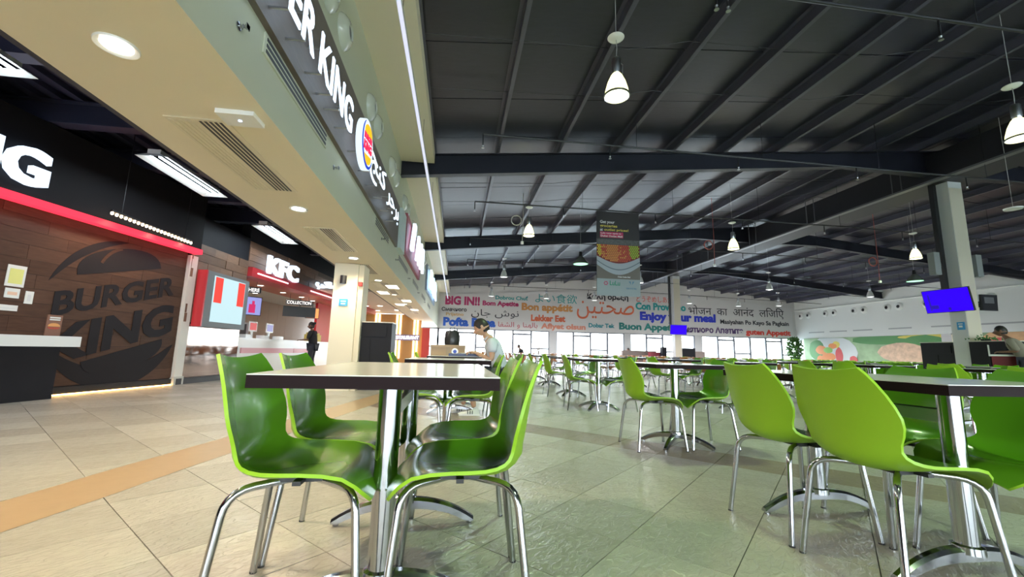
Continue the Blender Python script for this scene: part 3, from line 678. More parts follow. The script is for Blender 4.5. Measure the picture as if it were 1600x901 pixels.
for k, uu in enumerate((6.4, 7.1)):
    t = link('paper_bag', None); t.matrix_world = KP(-.4) @ Matrix.Translation((uu, 1.02, 0)); tag(t, 'yellow paper bag on the counter, %s one' % ('left', 'right')[k], 'paper bag', 'paper bags on the counter')
    link('bag_body', MB().box(-.16, 0, -.1, .16, .26, .1).mesh('bag_body', mat('yellow_paper', (.55, .45, .12), .6)), t); link('bag_flap', MB().box(-.1, .26, -.06, .1, .33, .06).mesh('bag_flap', MATS['yellow_paper']), t)
def hang_sign(txt, uu, vv, w, h, label):
    t = link('hanging_sign', None); t.matrix_world = KP(-.5) @ Matrix.Translation((uu, vv, 0)) @ Matrix.Rotation(math.radians(-60), 4, 'Y'); tag(t, label, 'sign')
    link('sign_panel', MB().box(-w/2, -h/2, -.02, w/2, h/2, .02).mesh('sign_panel', blackp), t)
    text(txt, emi('sign_text', (1, .95, .9), .8), Matrix.Translation((0, 0, .024)), -w/2+.04, w/2-.04, -h/2+.03, h/2-.03, t, .01, .002)
    for s in (-1, 1): link('hanger', MB().box(s*w*.35-.005, h/2, -.005, s*w*.35+.005, 2.68-vv, .005).mesh('hanger', blackp), t)
hang_sign('ORDER HERE', 2.35, 2.36, .75, .16, 'black hanging sign ORDER HERE left of the counter')
hang_sign('COLLECTION', 5.6, 2.36, .85, .17, 'black hanging sign COLLECTION over the counter')
def menu(uu, vv, w, h, m2, label, rot=-35):
    t = link('menu_screen', None); t.matrix_world = KP(-.8) @ Matrix.Translation((uu, vv, 0)) @ Matrix.Rotation(math.radians(rot), 4, 'Y'); tag(t, label, 'screen')
    link('casing', MB().box(-w/2, -h/2, -.05, w/2, h/2, 0).mesh('casing', blackp), t); link('display', MB().box(-w/2+.02, -h/2+.02, 0, w/2-.02, h/2-.02, .006).mesh('display', m2), t)
    link('hanger', MB().box(-.01, h/2, -.04, .01, 2.68-vv, -.02).mesh('hanger', blackp), t); return t
t = menu(2.9, 1.97, .95, .55, emi('lilac_screen', (.42, .45, .95), .35), 'lilac menu screen hanging left over the counter')
link('picture', MB().box(.12, -.2, .006, .3, .05, .01).box(.2, .05, .006, .27, .15, .01).mesh('picture', emi('magenta_print', (.8, .05, .2), .35)), t)
link('print', MB().box(-.35, -.05, .006, -.1, -.02, .01).box(-.35, .05, .006, -.05, .09, .01).mesh('print', blackp), t)
t = menu(6.35, 2.1, 1.1, .38, blackp, 'dark menu screen over the right of the counter', -55)
t = menu(7.45, 2.15, .5, .42, emi('orange_menu', (1, .35, .12), .6), 'bright orange food picture beside the dark menu screen', -55)

# ------------------------------------------------------------------ outlet at the far end
gw = link('wall_far_outlet', MB().box(-7, 25, 0, -2.1, 25.2, 2.82).mesh('wall', mat('ochre_panel', (.50, .27, .09), .5))); gw['kind'] = 'structure'
for a, b_ in ((-7, -4.75), (-4.4, -3.55), (-3.2, -2.55)): boxm('wall_panel', a, 24.96, .02, b_, 25.0, 2.8, MATS['ochre_panel'], gw)
for x in (-4.66, -4.48, -3.48, -3.28, -2.48, -2.3): boxm('light_bar', x-.04, 24.92, .3, x+.04, 24.99, 2.8, emi('warm_bar', (1, .78, .5), 3), gw)
boxm('name_board', -4.0, 24.84, 1.32, -2.15, 24.92, 1.66, mat('lilac_board', (.30, .24, .36), .5), gw)
text('A RESTAURANT', emi('white_letters', (.9, .9, 1), 2.5), plane((0, 24.83, 0), 90), -3.95, -2.2, 1.4, 1.58, gw, .02, .01)
cf = link('ceiling_far_outlet', MB().box(-8, 15.5, 2.84, -2.6, 25, 2.9).mesh('ceiling', mat('warm_ceiling', (.62, .56, .50), .6))); cf['kind'] = 'structure'
for k, (x, y) in enumerate(((-5.3, 18), (-4.6, 18), (-3.9, 18), (-5.4, 20.5), (-4.4, 20.8), (-3.7, 20.5), (-3.2, 22.5), (-4.3, 23.2))):
    downlight('downlight', (x, y, 2.838), .16, 'round downlight of the far ochre outlet, %s of eight' % ords[k], 'far outlet downlights', 20, col=(1, .75, .5))
rd = boxm('red_banner', -2.05, 25.4, .3, -1.6, 25.45, 2.1, mat('signal_red', (.65, .07, .06), .5)); tag(rd, 'tall red banner stand beside the far ochre outlet', 'banner stand')
boxm('orange_edge', -2.15, 25.38, .3, -2.05, 25.46, 2.1, mat('signal_orange', (.8, .3, .1), .5), rd)
boxm('stand_foot', -2.1, 25.3, 0, -1.6, 25.55, .3, blackp, rd)
for k, (x, h) in enumerate(((-1.28, 1.2),)):
    pass

# ------------------------------------------------------------------ greeting banner on the back wall
ban = link('greeting_banner', MB().prism([(-1.3, 2.47), (27.7, 2.47), (27.7, 4.95), (19, 5.65), (9, 5.65), (-1.3, 4.95)], 0, .05, T=plane((0, BY, 0), 90)).mesh('greeting_banner', mat('banner_cloth', (.60, .59, .58), .6)))
tag(ban, 'long grey banner of meal greetings in many languages above the far windows', 'banner')
TG = plane((0, BY-.06, 0), 90)
def ink(n, c): return mat('ink_'+n, c, .6)
cr, te, bk, tn, bl, dr, ob, orr, sal, bl2, gr_, pu, rd_, dgr = (ink(n, c) for n, c in (('crimson', (.42, .03, .13)), ('teal', (.02, .30, .30)), ('black', (.02, .02, .03)), ('tan', (.55, .33, .12)),
    ('blue', (.02, .10, .48)), ('dark_red', (.45, .05, .08)), ('ochre', (.55, .25, .07)), ('orange', (.65, .14, .06)), ('salmon', (.65, .25, .17)), ('royal', (.02, .04, .50)),
    ('green', (.02, .20, .18)), ('plum', (.08, .04, .14)), ('red', (.70, .07, .05)), ('dark_teal', (.02, .25, .30))))
WORDS = [('BIG IN!!', cr, -.98, 1.61, 4.20, 4.88, .05), ('Dobrou Chuť', te, 2.79, 5.29, 4.74, 5.08, .03), ('Bom Apetite', cr, 1.82, 4.59, 4.14, 4.62, .05), ('Смачного', bk, -1.22, .64, 3.72, 4.02, .03),
 ('Prijatno', tn, -.89, .43, 3.32, 3.62, .03), ('\ufee5\ufe8e\ufe9f \ufeb5\ufeee\ufee7', bk, .99, 4.6, 3.3, 3.95, .02), ('Pofta Buna', bl, -1.07, 2.85, 2.61, 3.28, .06), ('\ufe8e\ufed4\ufeb8\ufedf\ufe8d \ufeed \ufe8e\ufee8\ufeec\ufedf\ufe8e\ufe91', dr, 3.05, 6.07, 2.56, 3.06, .02),
 ('Bon appétit', ob, 4.82, 8.84, 3.82, 4.56, .05), ('Lekker Eet', orr, 5.56, 8.26, 3.17, 3.68, .05), ('Afiyet olsun', sal, 6.34, 9.88, 2.50, 3.05, .05), ('よい食欲', te, 5.87, 9.18, 4.62, 5.34, .0), ('Καλή όρεξη', bk, 10.01, 13.39, 4.95, 5.52, .04),
 ('\ufee6\ufef4\ufe98\ufea4\ufebb', orr, 9.18, 13.85, 3.48, 4.9, .06), ('Dobar Tek', dgr, 10.12, 12.23, 2.83, 3.17, .04), ('どうぞめしあがれ', rd_, 14.07, 17.57, 5.0, 5.5, .0), ('Con Provecho', te, 13.98, 18.24, 4.36, 4.96, .05),
 ('Enjoy your meal', bl2, 14.33, 20.8, 3.33, 4.22, .06), ('भाेजन  का  आनंद  लिजिए', bk, 18.47, 26.94, 4.0, 4.92, .0), ('Masiyahan Po Kayo Sa Pagkain', bk, 21.19, 27.33, 3.36, 3.82, .03), ('Buon Appetito', gr_, 12.59, 17.9, 2.58, 3.30, .05),
 ('Приятново Апетита', pu, 17.3, 23.15, 2.56, 3.20, .04), ('guten Appetit', rd_, 23.4, 27.44, 2.52, 3.10, .05)]
for s_, m_, a, b_, c_, d_, bo in WORDS: text(s_, m_, TG, a, b_, c_, d_, ban, bo*.95 if ord(s_[0]) < 0x600 else 0., .004)

# ------------------------------------------------------------------ mural on the right wall
mu = link('food_mural', MB().box(27.93, 11, .55, 28, 30.8, 2.42).mesh('food_mural', mat('mural_green', (.28, .42, .22), .5, noise_=(1.2, .6)))); tag(mu, 'long colourful food mural on the lower right wall', 'mural')
TM = plane((27.92, 0, 0), 180)     # local x = -Y
def blob(cx, cz, rx, rz, n=18, jag=.0): return [(-(cx)+rx*(1+random.uniform(-jag, jag))*math.cos(2*PI*k/n), cz+rz*(1+random.uniform(-jag, jag))*math.sin(2*PI*k/n)) for k in range(n)]
def mural_blobs(name, specs, m, d=.004):
    mb = MB()
    for q, s_ in enumerate(specs):
        P_ = [(x, min(max(y, .56), 2.41)) for x, y in blob(*s_, jag=.06)]; mb.prism(P_, 0, d+q*.0006, T=TM)
    link(name, mb.mesh(name, m), mu)
mural_blobs('plate', [(28.3, 1.3, 2.0, 1.3)], mat('mural_white', (.62, .66, .66), .5))
mural_blobs('leafy_greens', [(24, 2.2, 2.6, .35), (29.6, 1.5, .7, .8), (22, 2.0, 1.2, .4)], mat('mural_leaf', (.07, .25, .06), .5), .006)
mural_blobs('yellow_pepper', [(21.8, 2.3, 1.6, .14), (27.9, 1.9, .3, .25)], mat('mural_yellow', (.72, .60, .10), .5), .007)
mural_blobs('noodles', [(23.3, 1.35, 1.5, .6), (22.8, .95, 1.2, .3)], mat('mural_noodle', (.62, .42, .28), .5, noise_=(4, .5)), .008)
mural_blobs('carrot', [(29.2, 1.5, .5, .35), (28.6, 1.0, .6, .3), (28.2, 1.8, .35, .2), (29.3, .8, .35, .3)], mat('mural_orange', (.75, .25, .06), .5), .012)
mural_blobs('tomato', [(20.6, 1.5, .5, .55), (20.9, .9, .4, .3), (27.7, 1.1, .3, .6), (26.6, .8, .3, .3)], mat('mural_red', (.60, .06, .06), .5), .014)
mural_blobs('lettuce', [(28.6, 1.5, .4, .22)], mat('mural_bright', (.25, .5, .1), .5), .018)
mural_blobs('bread', [(17.5, 1.9, 1.6, .8), (15.0, 1.8, 1.4, .6), (18.8, 1.0, 1.0, .35)], mat('mural_bun', (.66, .38, .18), .5, noise_=(3, .35)), .012)
mural_blobs('meat', [(18.6, 1.35, 1.0, .5), (16, 1.2, 1.2, .4)], mat('mural_meat', (.30, .06, .05), .5, noise_=(6, .5)), .016)
mural_blobs('tomato', [(18.2, 1.7, .7, .45), (17.0, 1.3, .5, .4)], MATS['mural_red'], .020)
wp = struct('trim_5', MB().box(27.4, 20.1, 0, 28, 20.6, 2.4).mesh('wall_pier', MATS['pier_grey'])); boxm('wall_pier_face', 27.41, 20.05, 0, 27.99, 20.1, 2.35, MATS['cream_plaster'], wp)
# green plant in the back right corner
t = thing('potted_tree', 'leafy green potted tree in the back right corner by the mural', 'plant', (26.3, 30.0, 0))
link('pot', MB().lathe([(.001, 0), (.22, 0), (.3, .45), (.26, .45), (.24, .4), (.001, .4)], n=16).mesh('pot', blackp, True), t)
link('trunk', MB().tube([(0, 0, .4), (.04, .02, .9), (0, 0, 1.3)], [.04, .03, .02], 8).mesh('trunk', woodch, True), t)
mb = MB()
for k in range(1600):
    a = random.uniform(0, 2*PI); z = random.uniform(.75, 2.4); R_ = .62*math.sin(PI*(z-.6)/1.95)**.6*random.uniform(.3, 1); p = Vector((R_*math.cos(a), R_*math.sin(a), z)); d = Vector((random.gauss(0, 1), random.gauss(0, 1), random.gauss(0, .7))).normalized()*.19; e = Vector((-d.y, d.x, .02)).normalized()*.07
    mb.add([p, p+d*.5+e, p+d, p+d*.5-e], [(0, 1, 2, 3)])
link('leaves', mb.mesh('leaves', mat('tree_leaf', (.10, .25, .06), .5)), t)['kind'] = 'stuff'

# ------------------------------------------------------------------ chairs
def sm(p0, p1, t): return p0+(p1-p0)*t
PROF = [  # x, z, half-width, curl of the sides (+ up/forward), from front lip over the seat up the back
 (.235, .385, .150, -.012), (.215, .407, .185, -.010), (.185, .426, .208, -.004), (.145, .437, .222, .006), (.09, .440, .232, .016), (.03, .437, .236, .024), (-.03, .431, .234, .031), (-.075, .427, .228, .036),
 (-.115, .428, .220, .040), (-.150, .437, .210, .042), (-.178, .455, .200, .044), (-.197, .482, .195, .047), (-.208, .515, .200, .050), (-.214, .548, .213, .052), (-.218, .580, .223, .050), (-.222, .612, .225, .046),
 (-.228, .650, .216, .040), (-.236, .690, .202, .033), (-.246, .730, .185, .025), (-.257, .765, .168, .018), (-.266, .790, .152, .012)]
def shell(profile, nw=10, th_=.011):
    P = [Vector((p[0], 0, p[1])) for p in profile]; n = len(P); rows = []; nor = []
    for i in range(n):
        t = (P[min(i+1, n-1)]-P[max(i-1, 0)]).normalized(); nrm = Vector((t.z, 0, -t.x)); nor.append(-nrm if False else nrm)
    ins = []; outs = []
    for i in range(n):
        nm = nor[i]
        if nm.dot(Vector((.6, 0, .8))) < 0: nm = -nm     # inner side: towards front / up
        a = []; b = []
        for j in range(nw+1):
            v = 2*j/nw-1; c = profile[i][3]*(abs(v)**2.2)
            if i <= 2: zc = -.018*(abs(v)**3)*(3-i)/3
            else: zc = 0
            dip = -.010*(1-v*v) if 3 < i < 12 else 0
            # rounded top edge: middle dips slightly
            tz = -.010*(1-v*v) if i == n-1 else 0
            p = P[i]+Vector((0, v*profile[i][2], 0))+nm*(c+dip)+Vector((0, 0, zc+tz))
            a.append(p); b.append(p-nm*th_)
        ins.append(a); outs.append(b)
    mb = MB(); st = lambda i, j, s: (i*(nw+1)+j)+s*n*(nw+1)
    vs = [p for row in ins for p in row]+[p for row in outs for p in row]; mb.add(vs, [])
    for i in range(n-1):
        for j in range(nw):
            mb.f.append((st(i, j, 0), st(i+1, j, 0), st(i+1, j+1, 0), st(i, j+1, 0))); mb.mi.append(0)
            mb.f.append((st(i, j, 1), st(i, j+1, 1), st(i+1, j+1, 1), st(i+1, j, 1))); mb.mi.append(1)
        for j, fl in ((0, 0), (nw, 1)):
            q = (st(i, j, 0), st(i, j, 1), st(i+1, j, 1), st(i+1, j, 0)); mb.f.append(q if not fl else q[::-1]); mb.mi.append(1)
    for j in range(nw):
        for i, fl in ((0, 1), (n-1, 0)):
            q = (st(i, j, 0), st(i, j, 1), st(i, j+1, 1), st(i, j+1, 0)); mb.f.append(q if not fl else q[::-1]); mb.mi.append(1)
    return mb
def legpts(sx, sy):
    fx, fy = sx*.215+(.0 if sx > 0 else -.01), sy*.215
    bx, by = sx*.165, sy*.168
    p = [(sx*.012, sy*.045, .402), (bx*.75, by*.80, .400)]
    c0 = Vector((bx*.75, by*.8, .400)); c1 = Vector((bx*1.08, by*1.06, .398)); c2 = Vector((fx, fy, 0)); 
    e = c1.lerp(c2, .16)
    for k in range(1, 6):
        t = k/5; p.append(tuple((c0.lerp(c1, t)).lerp(c1.lerp(e, t), t)))
    p.append((fx, fy, .0)); return p
shell_hi = shell(PROF).mesh('seat_shell', [limein_shaded, limeout], True)
shell_hi.set_sharp_from_angle(angle=math.radians(60))
PL = [PROF[i] for i in (0, 2, 4, 7, 9, 11, 13, 15, 17, 20)]
shell_lo = shell(PL, 4).mesh('seat_shell', [limein_shaded, limeout], True)
woodlo = shell(PL, 4).mesh('seat_shell', [woodch, woodch], True)
legs_hi = {(sx, sy): MB().tube(legpts(sx, sy), .0122, 12).mesh('leg', chrome, True) for sx in (-1, 1) for sy in (-1, 1)}
legs_lo = {(sx, sy): MB().tube([legpts(sx, sy)[k] for k in (0, 1, 4, 7)], .0105, 6).mesh('leg', chrome, True) for sx in (-1, 1) for sy in (-1, 1)}
foot_m = MB().lathe([(.001, 0), (.0128, 0), (.0128, .007), (.001, .007)], n=10).mesh('rubber_foot', blackp)
brk = MB().box(-.07, -.10, .400, .07, -.06, .415).box(-.07, .06, .400, .07, .10, .415).box(-.028, -.06, .388, .028, .06, .411).box(-.012, -.15, .402, .012, .15, .415).mesh('bracket', blackp)
def chair_hi():
    t = thing('shell_chair', '', 'chair'); link('seat_shell', shell_hi, t)
    for k, m in legs_hi.items():
        l = link('leg', m, t); link('rubber_foot', foot_m, l, (legpts(*k)[-1][0], legpts(*k)[-1][1], -.0))
    link('bracket', brk, t); return t
def chair_lo(sh):
    t = thing('shell_chair', '', 'chair'); link('seat_shell', sh, t)
    for k, m in legs_lo.items(): link('leg', m, t)
    return t
def chair_one(sh):
    mb = MB()
    me = sh; base = [tuple(v.co) for v in me.vertices]
    mb.add(base, [tuple(p.vertices) for p in me.polygons])
    mb.mi = [p.material_index for p in me.polygons]
    for k in legs_lo:
        L_ = legpts(*k); mb.tube([L_[q] for q in (0, 2, 7)], .011, 5, mi=2)
    o = link('shell_chair', mb.mesh('shell_chair', list(me.materials)+[chrome], True)); return tag(o, '', 'chair')
protos = {}
nchair = {}
def chair(kind, x, y, rz, label, group=None):
    if kind not in protos:
        protos[kind] = {'hi': chair_hi, 'lo': lambda: chair_lo(shell_lo), 'wood': lambda: chair_one(woodlo), 'far': lambda: chair_one(shell_lo)}[kind](); c = protos[kind]
    else: c = dup(protos[kind])
    if kind in ('wood',): c.name = 'wooden_chair'
    c.location = (x, y, 0); c.rotation_euler = (0, 0, math.radians(rz)); c['label'] = label
    if group: c['group'] = group
    return c
def table_top(w, l, parent):
    bv = .0
    link('tabletop', MB().box(-w/2, -l/2, .742, w/2, l/2, .745).mesh('tabletop', tabtop), parent)
    link('edge_band', MB().box(-w/2, -l/2, .707, w/2, l/2, .7418).mesh('edge_band', tabedge), parent)
def arch(dx, dy, L=.33, w=.042, h0=.035):
    """one curved base foot running out from the centre"""
    d = Vector((dx, dy, 0)).normalized(); e = Vector((-d.y, d.x, 0)); mb = MB(); N = 9; ring_ = []
    for k in range(N+1):
        t = k/N; s = L*t; zt = .122-.092*t**2.4; zb = max(zt-.050+.012*t, .012); ww = w*(1-.30*t)*.62
        for (a, z) in ((-ww, zb), (-ww, zt-.012), (-ww*.5, zt), (ww*.5, zt), (ww, zt-.012), (ww, zb)): ring_.append(tuple(d*s+e*a+Vector((0, 0, z))))
    n = 6; fs = []
    for k in range(N):
        for j in range(n): fs.append((k*n+j, k*n+(j+1) % n, (k+1)*n+(j+1) % n, (k+1)*n+j))
    fs += [tuple(range(n-1, -1, -1)), tuple(N*n+j for j in range(n))]
    mb.add(ring_, fs); p = d*(L-.02); mb.lathe([(.001, 0), (.014, 0), (.014, .02), (.001, .02)], (p.x, p.y, 0), 8); return mb
def colmesh(name, hi=True): 
    return MB().lathe([(.001, .10), (.052, .10), (.05, .125), (.038, .13), (.038, .69), (.11, .695), (.11, .707), (.001, .707)], n=24 if hi else 10).mesh(name, chrome, True)
col_hi = colmesh('pedestal'); col_lo = colmesh('pedestal', False)
arms = {}
def armmesh(dx, dy):
    k = (round(dx, 3), round(dy, 3))
    if k not in arms: arms[k] = arch(dx, dy).mesh('base_foot', darkcast, True)
    return arms[k]
def double_table(x, y, label, group=None):
    t = thing('dining_table', label, 'table', (x, y, 0), 0, group); table_top(.69, 1.21, t)
    for s in (-1, 1):
        p = link('pedestal', col_hi, t, (0, s*.34, 0))
        for d in ((-1, 0), (1, 0)): link('base_foot', armmesh(*d), p)
    link('stretcher', MB().box(-.012, -.31, .575, .012, .31, .625).mesh('stretcher', steel), t); link('stretcher_cap', MB().box(-.013, -.31, .6255, .013, .31, .629).mesh('stretcher_cap', blackp), t)
    return t
def square_table(x, y, label, group=None, rz=0, w=.70):
    t = thing('dining_table', label, 'table', (x, y, 0), rz, group); table_top(w, w, t)
    p = link('pedestal', col_hi if x*x+y*y < 40 else col_lo, t)
    q = math.sqrt(.5)
    for d in ((q, q), (-q, q), (q, -q), (-q, -q)): link('base_foot', armmesh(*d), p)
    return t
double_table(-.215, 1.84, 'nearest long table on the left with dark edge and twin chrome pedestals')
double_table(1.99, 1.84, 'nearest long table on the right with dark edge and twin chrome pedestals')
for x, tx, lb in ((-.47, 0, 'left'), (.03, 180, 'right')):
    for y, n_ in ((1.565, 'nearer'), (2.03, 'farther')):
        chair('hi', x, y, tx+random.uniform(-2, 2), '%s green chair on the %s of the nearest left table' % (n_, lb))
for x, tx, lb in ((1.73, 0, 'left'), (2.28, 180, 'right')):
    for y, n_ in ((1.54, 'nearer'), (2.02, 'farther')):
        chair('hi', x, y, tx+random.uniform(-2, 2), '%s green chair on the %s of the nearest right table' % (n_, lb))
# second tables
square_table(-.06, 3.85, 'square table directly behind the nearest left table'); chair('hi', -.32, 3.88, 2, 'green chair left of the square table behind the nearest left table'); chair('hi', .15, 3.80, 180, 'green chair right of the square table behind the nearest left table')
square_table(2.05, 3.79, 'square table with four-foot cross base standing alone in the middle'); chair('hi', 1.80, 3.76, 0, 'green chair on the left of the lone middle square table'); chair('hi', 2.31, 3.80, 180, 'green chair on the right of the lone middle square table')
double_table(-.02, 6.0, 'table at which the man in the grey shirt works'); chair('lo', -.30, 6.1, 5, 'green chair opposite the man in the grey shirt'); chair('lo', .62, 5.72, 182, 'green chair on which the man in the grey shirt sits')
rowname = ['first', 'second', 'third', 'fourth', 'fifth', 'sixth', 'seventh', 'eighth', 'ninth', 'tenth', 'eleventh', 'twelfth', 'thirteenth', 'fourteenth', 'fifteenth']
YS = [1.84, 3.79, 6.1, 8.2, 10.6, 12.8, 15.0, 17.2, 19.4, 21.6, 23.8, 26.0, 28.2]
for ci_ in range(12):
    for ri, Y in enumerate(YS):
        X = (0.0 if ci_ == 0 else 2.05+2.25*(ci_-1))+.045*max(0, Y-4)
        if ci_ == 0 and ri < 4: continue
        if ci_ == 1 and ri < 2: continue
        if X > 27 or X > 1.62*Y+1.2: continue
        if 11.4 < X < 14.6 and (7.8 < Y < 10.9 or Y > 23): continue
        if ci_ >= 7 and ri > 9: continue
        if ci_ == 2 and ri < 2: continue
        zone = 'wood' if (Y > 9.5 and X < 11 and not (ci_ in (1, 2) and ri in (4, 6))) or Y > 22 else 'green'
        jy = random.uniform(-.12, .12); dbl = (ci_*5+ri*3) % 3 == 0 and Y < 12
        g = 'tables in the %s row from the sign wall' % rowname[ci_]
        lab = 'square table, %s back in the %s row from the sign wall' % (rowname[ri], rowname[ci_])
        square_table(X, Y+jy, lab, g)
        if dbl: square_table(X, Y+jy+.71, 'square table pushed behind the %s table back in the %s row from the sign wall' % (rowname[ri], rowname[ci_]), g)
        k = 'lo' if Y < 9.5 and X < 12 else ('far' if zone == 'green' else 'wood')
        nm = 'green shell' if zone == 'green' else 'orange wooden'
        for s, sd in ((0, 'left'), (180, 'right')):
            if random.random() < .06: continue
            dx = -.26 if s == 0 else .26
            chair(k, X+dx+random.uniform(-.03, .03), Y+jy+random.uniform(-.05, .05), s+random.uniform(-8, 8), '%s chair %s of the %s table back, %s row from sign wall' % (nm, sd, rowname[ri], rowname[ci_]), '%s chairs in the hall' % nm)
            if dbl: chair(k, X+dx+random.uniform(-.03, .03), Y+jy+.71+random.uniform(-.05, .05), s+random.uniform(-8, 8), '%s chair %s, farther at the %s doubled table back, %s row' % (nm, sd, rowname[ri], rowname[ci_]), '%s chairs in the hall' % nm)

# ------------------------------------------------------------------ pendant lamps
def pendant(x, y, z, label, lit=True, group='bell pendants under the roof', power=175):
    """z is the middle of the glass"""
    t = thing('pendant_lamp', label, 'pendant lamp', (x, y, z), 0, group); zt = zr(x, .2)-z
    link('cord', MB().tube([(0, 0, .42), (.012, 0, .58), (0, 0, .74), (0, 0, zt)], .005, 6).mesh('cord', mat('cord_grey', (.5, .5, .5), .5), True), t)
    link('ceiling_disc', MB().lathe([(.001, .75), (.10, .75), (.115, .735), (.10, .72), (.05, .70), (.001, .70)], n=20).mesh('ceiling_disc', whiteg, True), t)
    bl_ = link('ballast', MB().lathe([(.001, .42), (.05, .42), (.062, .40), (.062, .22), (.05, .19), (.001, .19)], n=16).mesh('ballast', steel, True), t)
    link('ballast_arm', MB().tube([(.062, 0, .36), (.09, 0, .34), (.085, 0, .2)], .007, 6).mesh('ballast_arm', steel, True), bl_)
    g = MB().lathe([(.05, .19), (.075, .16), (.12, .06), (.15, -.05), (.16, -.12)], n=24)
    link('reflector', g.mesh('reflector', emi('pendant_glow', (1, .98, .42), 1.3) if lit == 1 else mat('pale_shade', (.75, .76, .72), .3), True), t)
    link('rim', MB().lathe([(.16, -.12), (.172, -.125), (.172, -.145), (.16, -.15)], n=24).mesh('rim', steel, True), t)
    link('lens', MB().lathe([(.16, -.14), (.001, -.15)], n=24).mesh('lens', emi('pendant_lens', (1, 1, .62), 3.5) if lit == 1 else emi('pale_lens', (1, 1, .95), 1.2), True), t)
    if lit != 1: light('SPOT', (x, y, z-.2), 430, (1, .98, 1), .14, spot=165)
    if lit == 1: light('SPOT', (x, y, z-.2), power, (.66, 1, .50), .14, spot=140)
def dish(x, y, z, label):
    t = thing('dish_lamp', label, 'pendant lamp', (x, y, z), 0, 'dark dish lamps'); zt = zr(x, .2)-z
    link('cord', MB().tube([(0, 0, .3), (0, 0, zt)], .005, 6).mesh('cord', MATS['cord_grey'], True), t)
    link('cap', MB().lathe([(.001, .32), (.05, .32), (.06, .2), (.06, .14), (.001, .14)], n=16).mesh('cap', blackp, True), t)
    link('shade', MB().lathe([(.06, .16), (.12, .1), (.24, -.06), (.26, -.12)], n=24).mesh('shade', mat('smoked_shade', (.16, .18, .16), .25), True), t)
    link('lens', MB().lathe([(.25, -.115), (.001, -.13)], n=24).mesh('lens', emi('dish_glow', (.40, 1, .55), .8), True), t)
    light('SPOT', (x, y, z-.18), 60, (.6, 1, .6), .14, spot=140)
PN = [(2.0, 4.97, 1), (8.5, 4.97, 1), (2.0, 11.95, 1), (8.72, 12.1, 1), (15.3, 11.95, 1), (2.05, 19.1, 0), (8.68, 19.0, 0), (15.7, 19.2, 0), (22.4, 20.0, 0), (2.05, 26.1, 0), (5.6, 26.2, 0), (8.8, 26.2, 0), (15.2, 25.8, 0), (21.2, 25.2, 0), (19.0, 26.2, 0)]
wheres = ['nearest one, high in the picture', 'lit one cut by the right edge', 'second lit one back on the left', 'lit one right of the hanging poster', 'lit one left of the right-hand column', 'pale one left of the hanging poster',
  'pale one right of the hanging poster', 'pale one beyond the ridge girder', 'pale one over the right wall nozzles', 'far left one before the banner', 'far second one before the banner', 'far third one before the banner', 'far fourth one before the banner', 'far one nearest the right corner', 'far fifth one before the banner']
for (x, y, l), w_ in zip(PN, wheres): pendant(x, y, 4.4, 'white bell pendant lamp, '+w_, l)
dish(4.15, 13.8, 4.0, 'dark dish lamp glowing green left of the hanging poster'); dish(17.5, 13.8, 4.0, 'dark dish lamp glowing green beside the right-hand column')
# more lamps of the same grid behind the camera, which light the near tables
for x, y, q in ((2.0, -2.0, 'straight behind the viewpoint'), (8.5, -2.0, 'behind the viewpoint to the right'), (15.2, 4.97, 'out of the picture at the far right'), (15.2, -2, 'farthest behind on the right')): pendant(x, y, 4.4, 'white bell pendant lamp '+q, True, 'bell pendants outside the picture')
t = thing('hanging_detector', 'white disc hanging on a wire near the right edge', 'detector', (12.3, 7.5, 4.28))
link('wire', MB().tube([(0, 0, .02), (0, 0, 2.2)], .005, 6).mesh('wire', MATS['cord_grey']), t); link('disc', MB().lathe([(.001, .03), (.05, .03), (.16, 0), (.15, -.03), (.001, -.035)], n=20).mesh('disc', whiteg, True), t)
# cables ending in white tips
for (x, y, z0, c_, lb) in ((1.9, 12.6, 4.2, 'ring', 'coiled white cable ring hanging left of the lit pendant'), (8.9, 13.4, 4.0, 'red', 'red cable drop between poster and ridge girder'), (14.9, 12.9, 3.6, 'red', 'red cable drop left of the right-hand lit pendant')):
    t = thing('cable_drop', lb, 'cable', (x, y, 0))
    m_ = mat('red_cable', (.45, .10, .08), .5) if c_ == 'red' else mat('pale_cable', (.6, .58, .55), .5)
    link('cable', MB().tube([(0, 0, z0), (.02, 0, z0+.7), (0, 0, zr(x, .2))], .009, 6).mesh('cable', m_, True), t)
    link('plug', MB().lathe([(.001, -.04), (.05, -.04), (.05, .04), (.001, .04)], n=12).mesh('plug', whiteg, True), t, (0, 0, z0))
    R_ = .16; link('coil', MB().tube([(R_*math.cos(a*PI/8)-.2, 0, z0+.72+R_*math.sin(a*PI/8)) for a in range(17)], .018, 8).mesh('coil', m_, True), t)
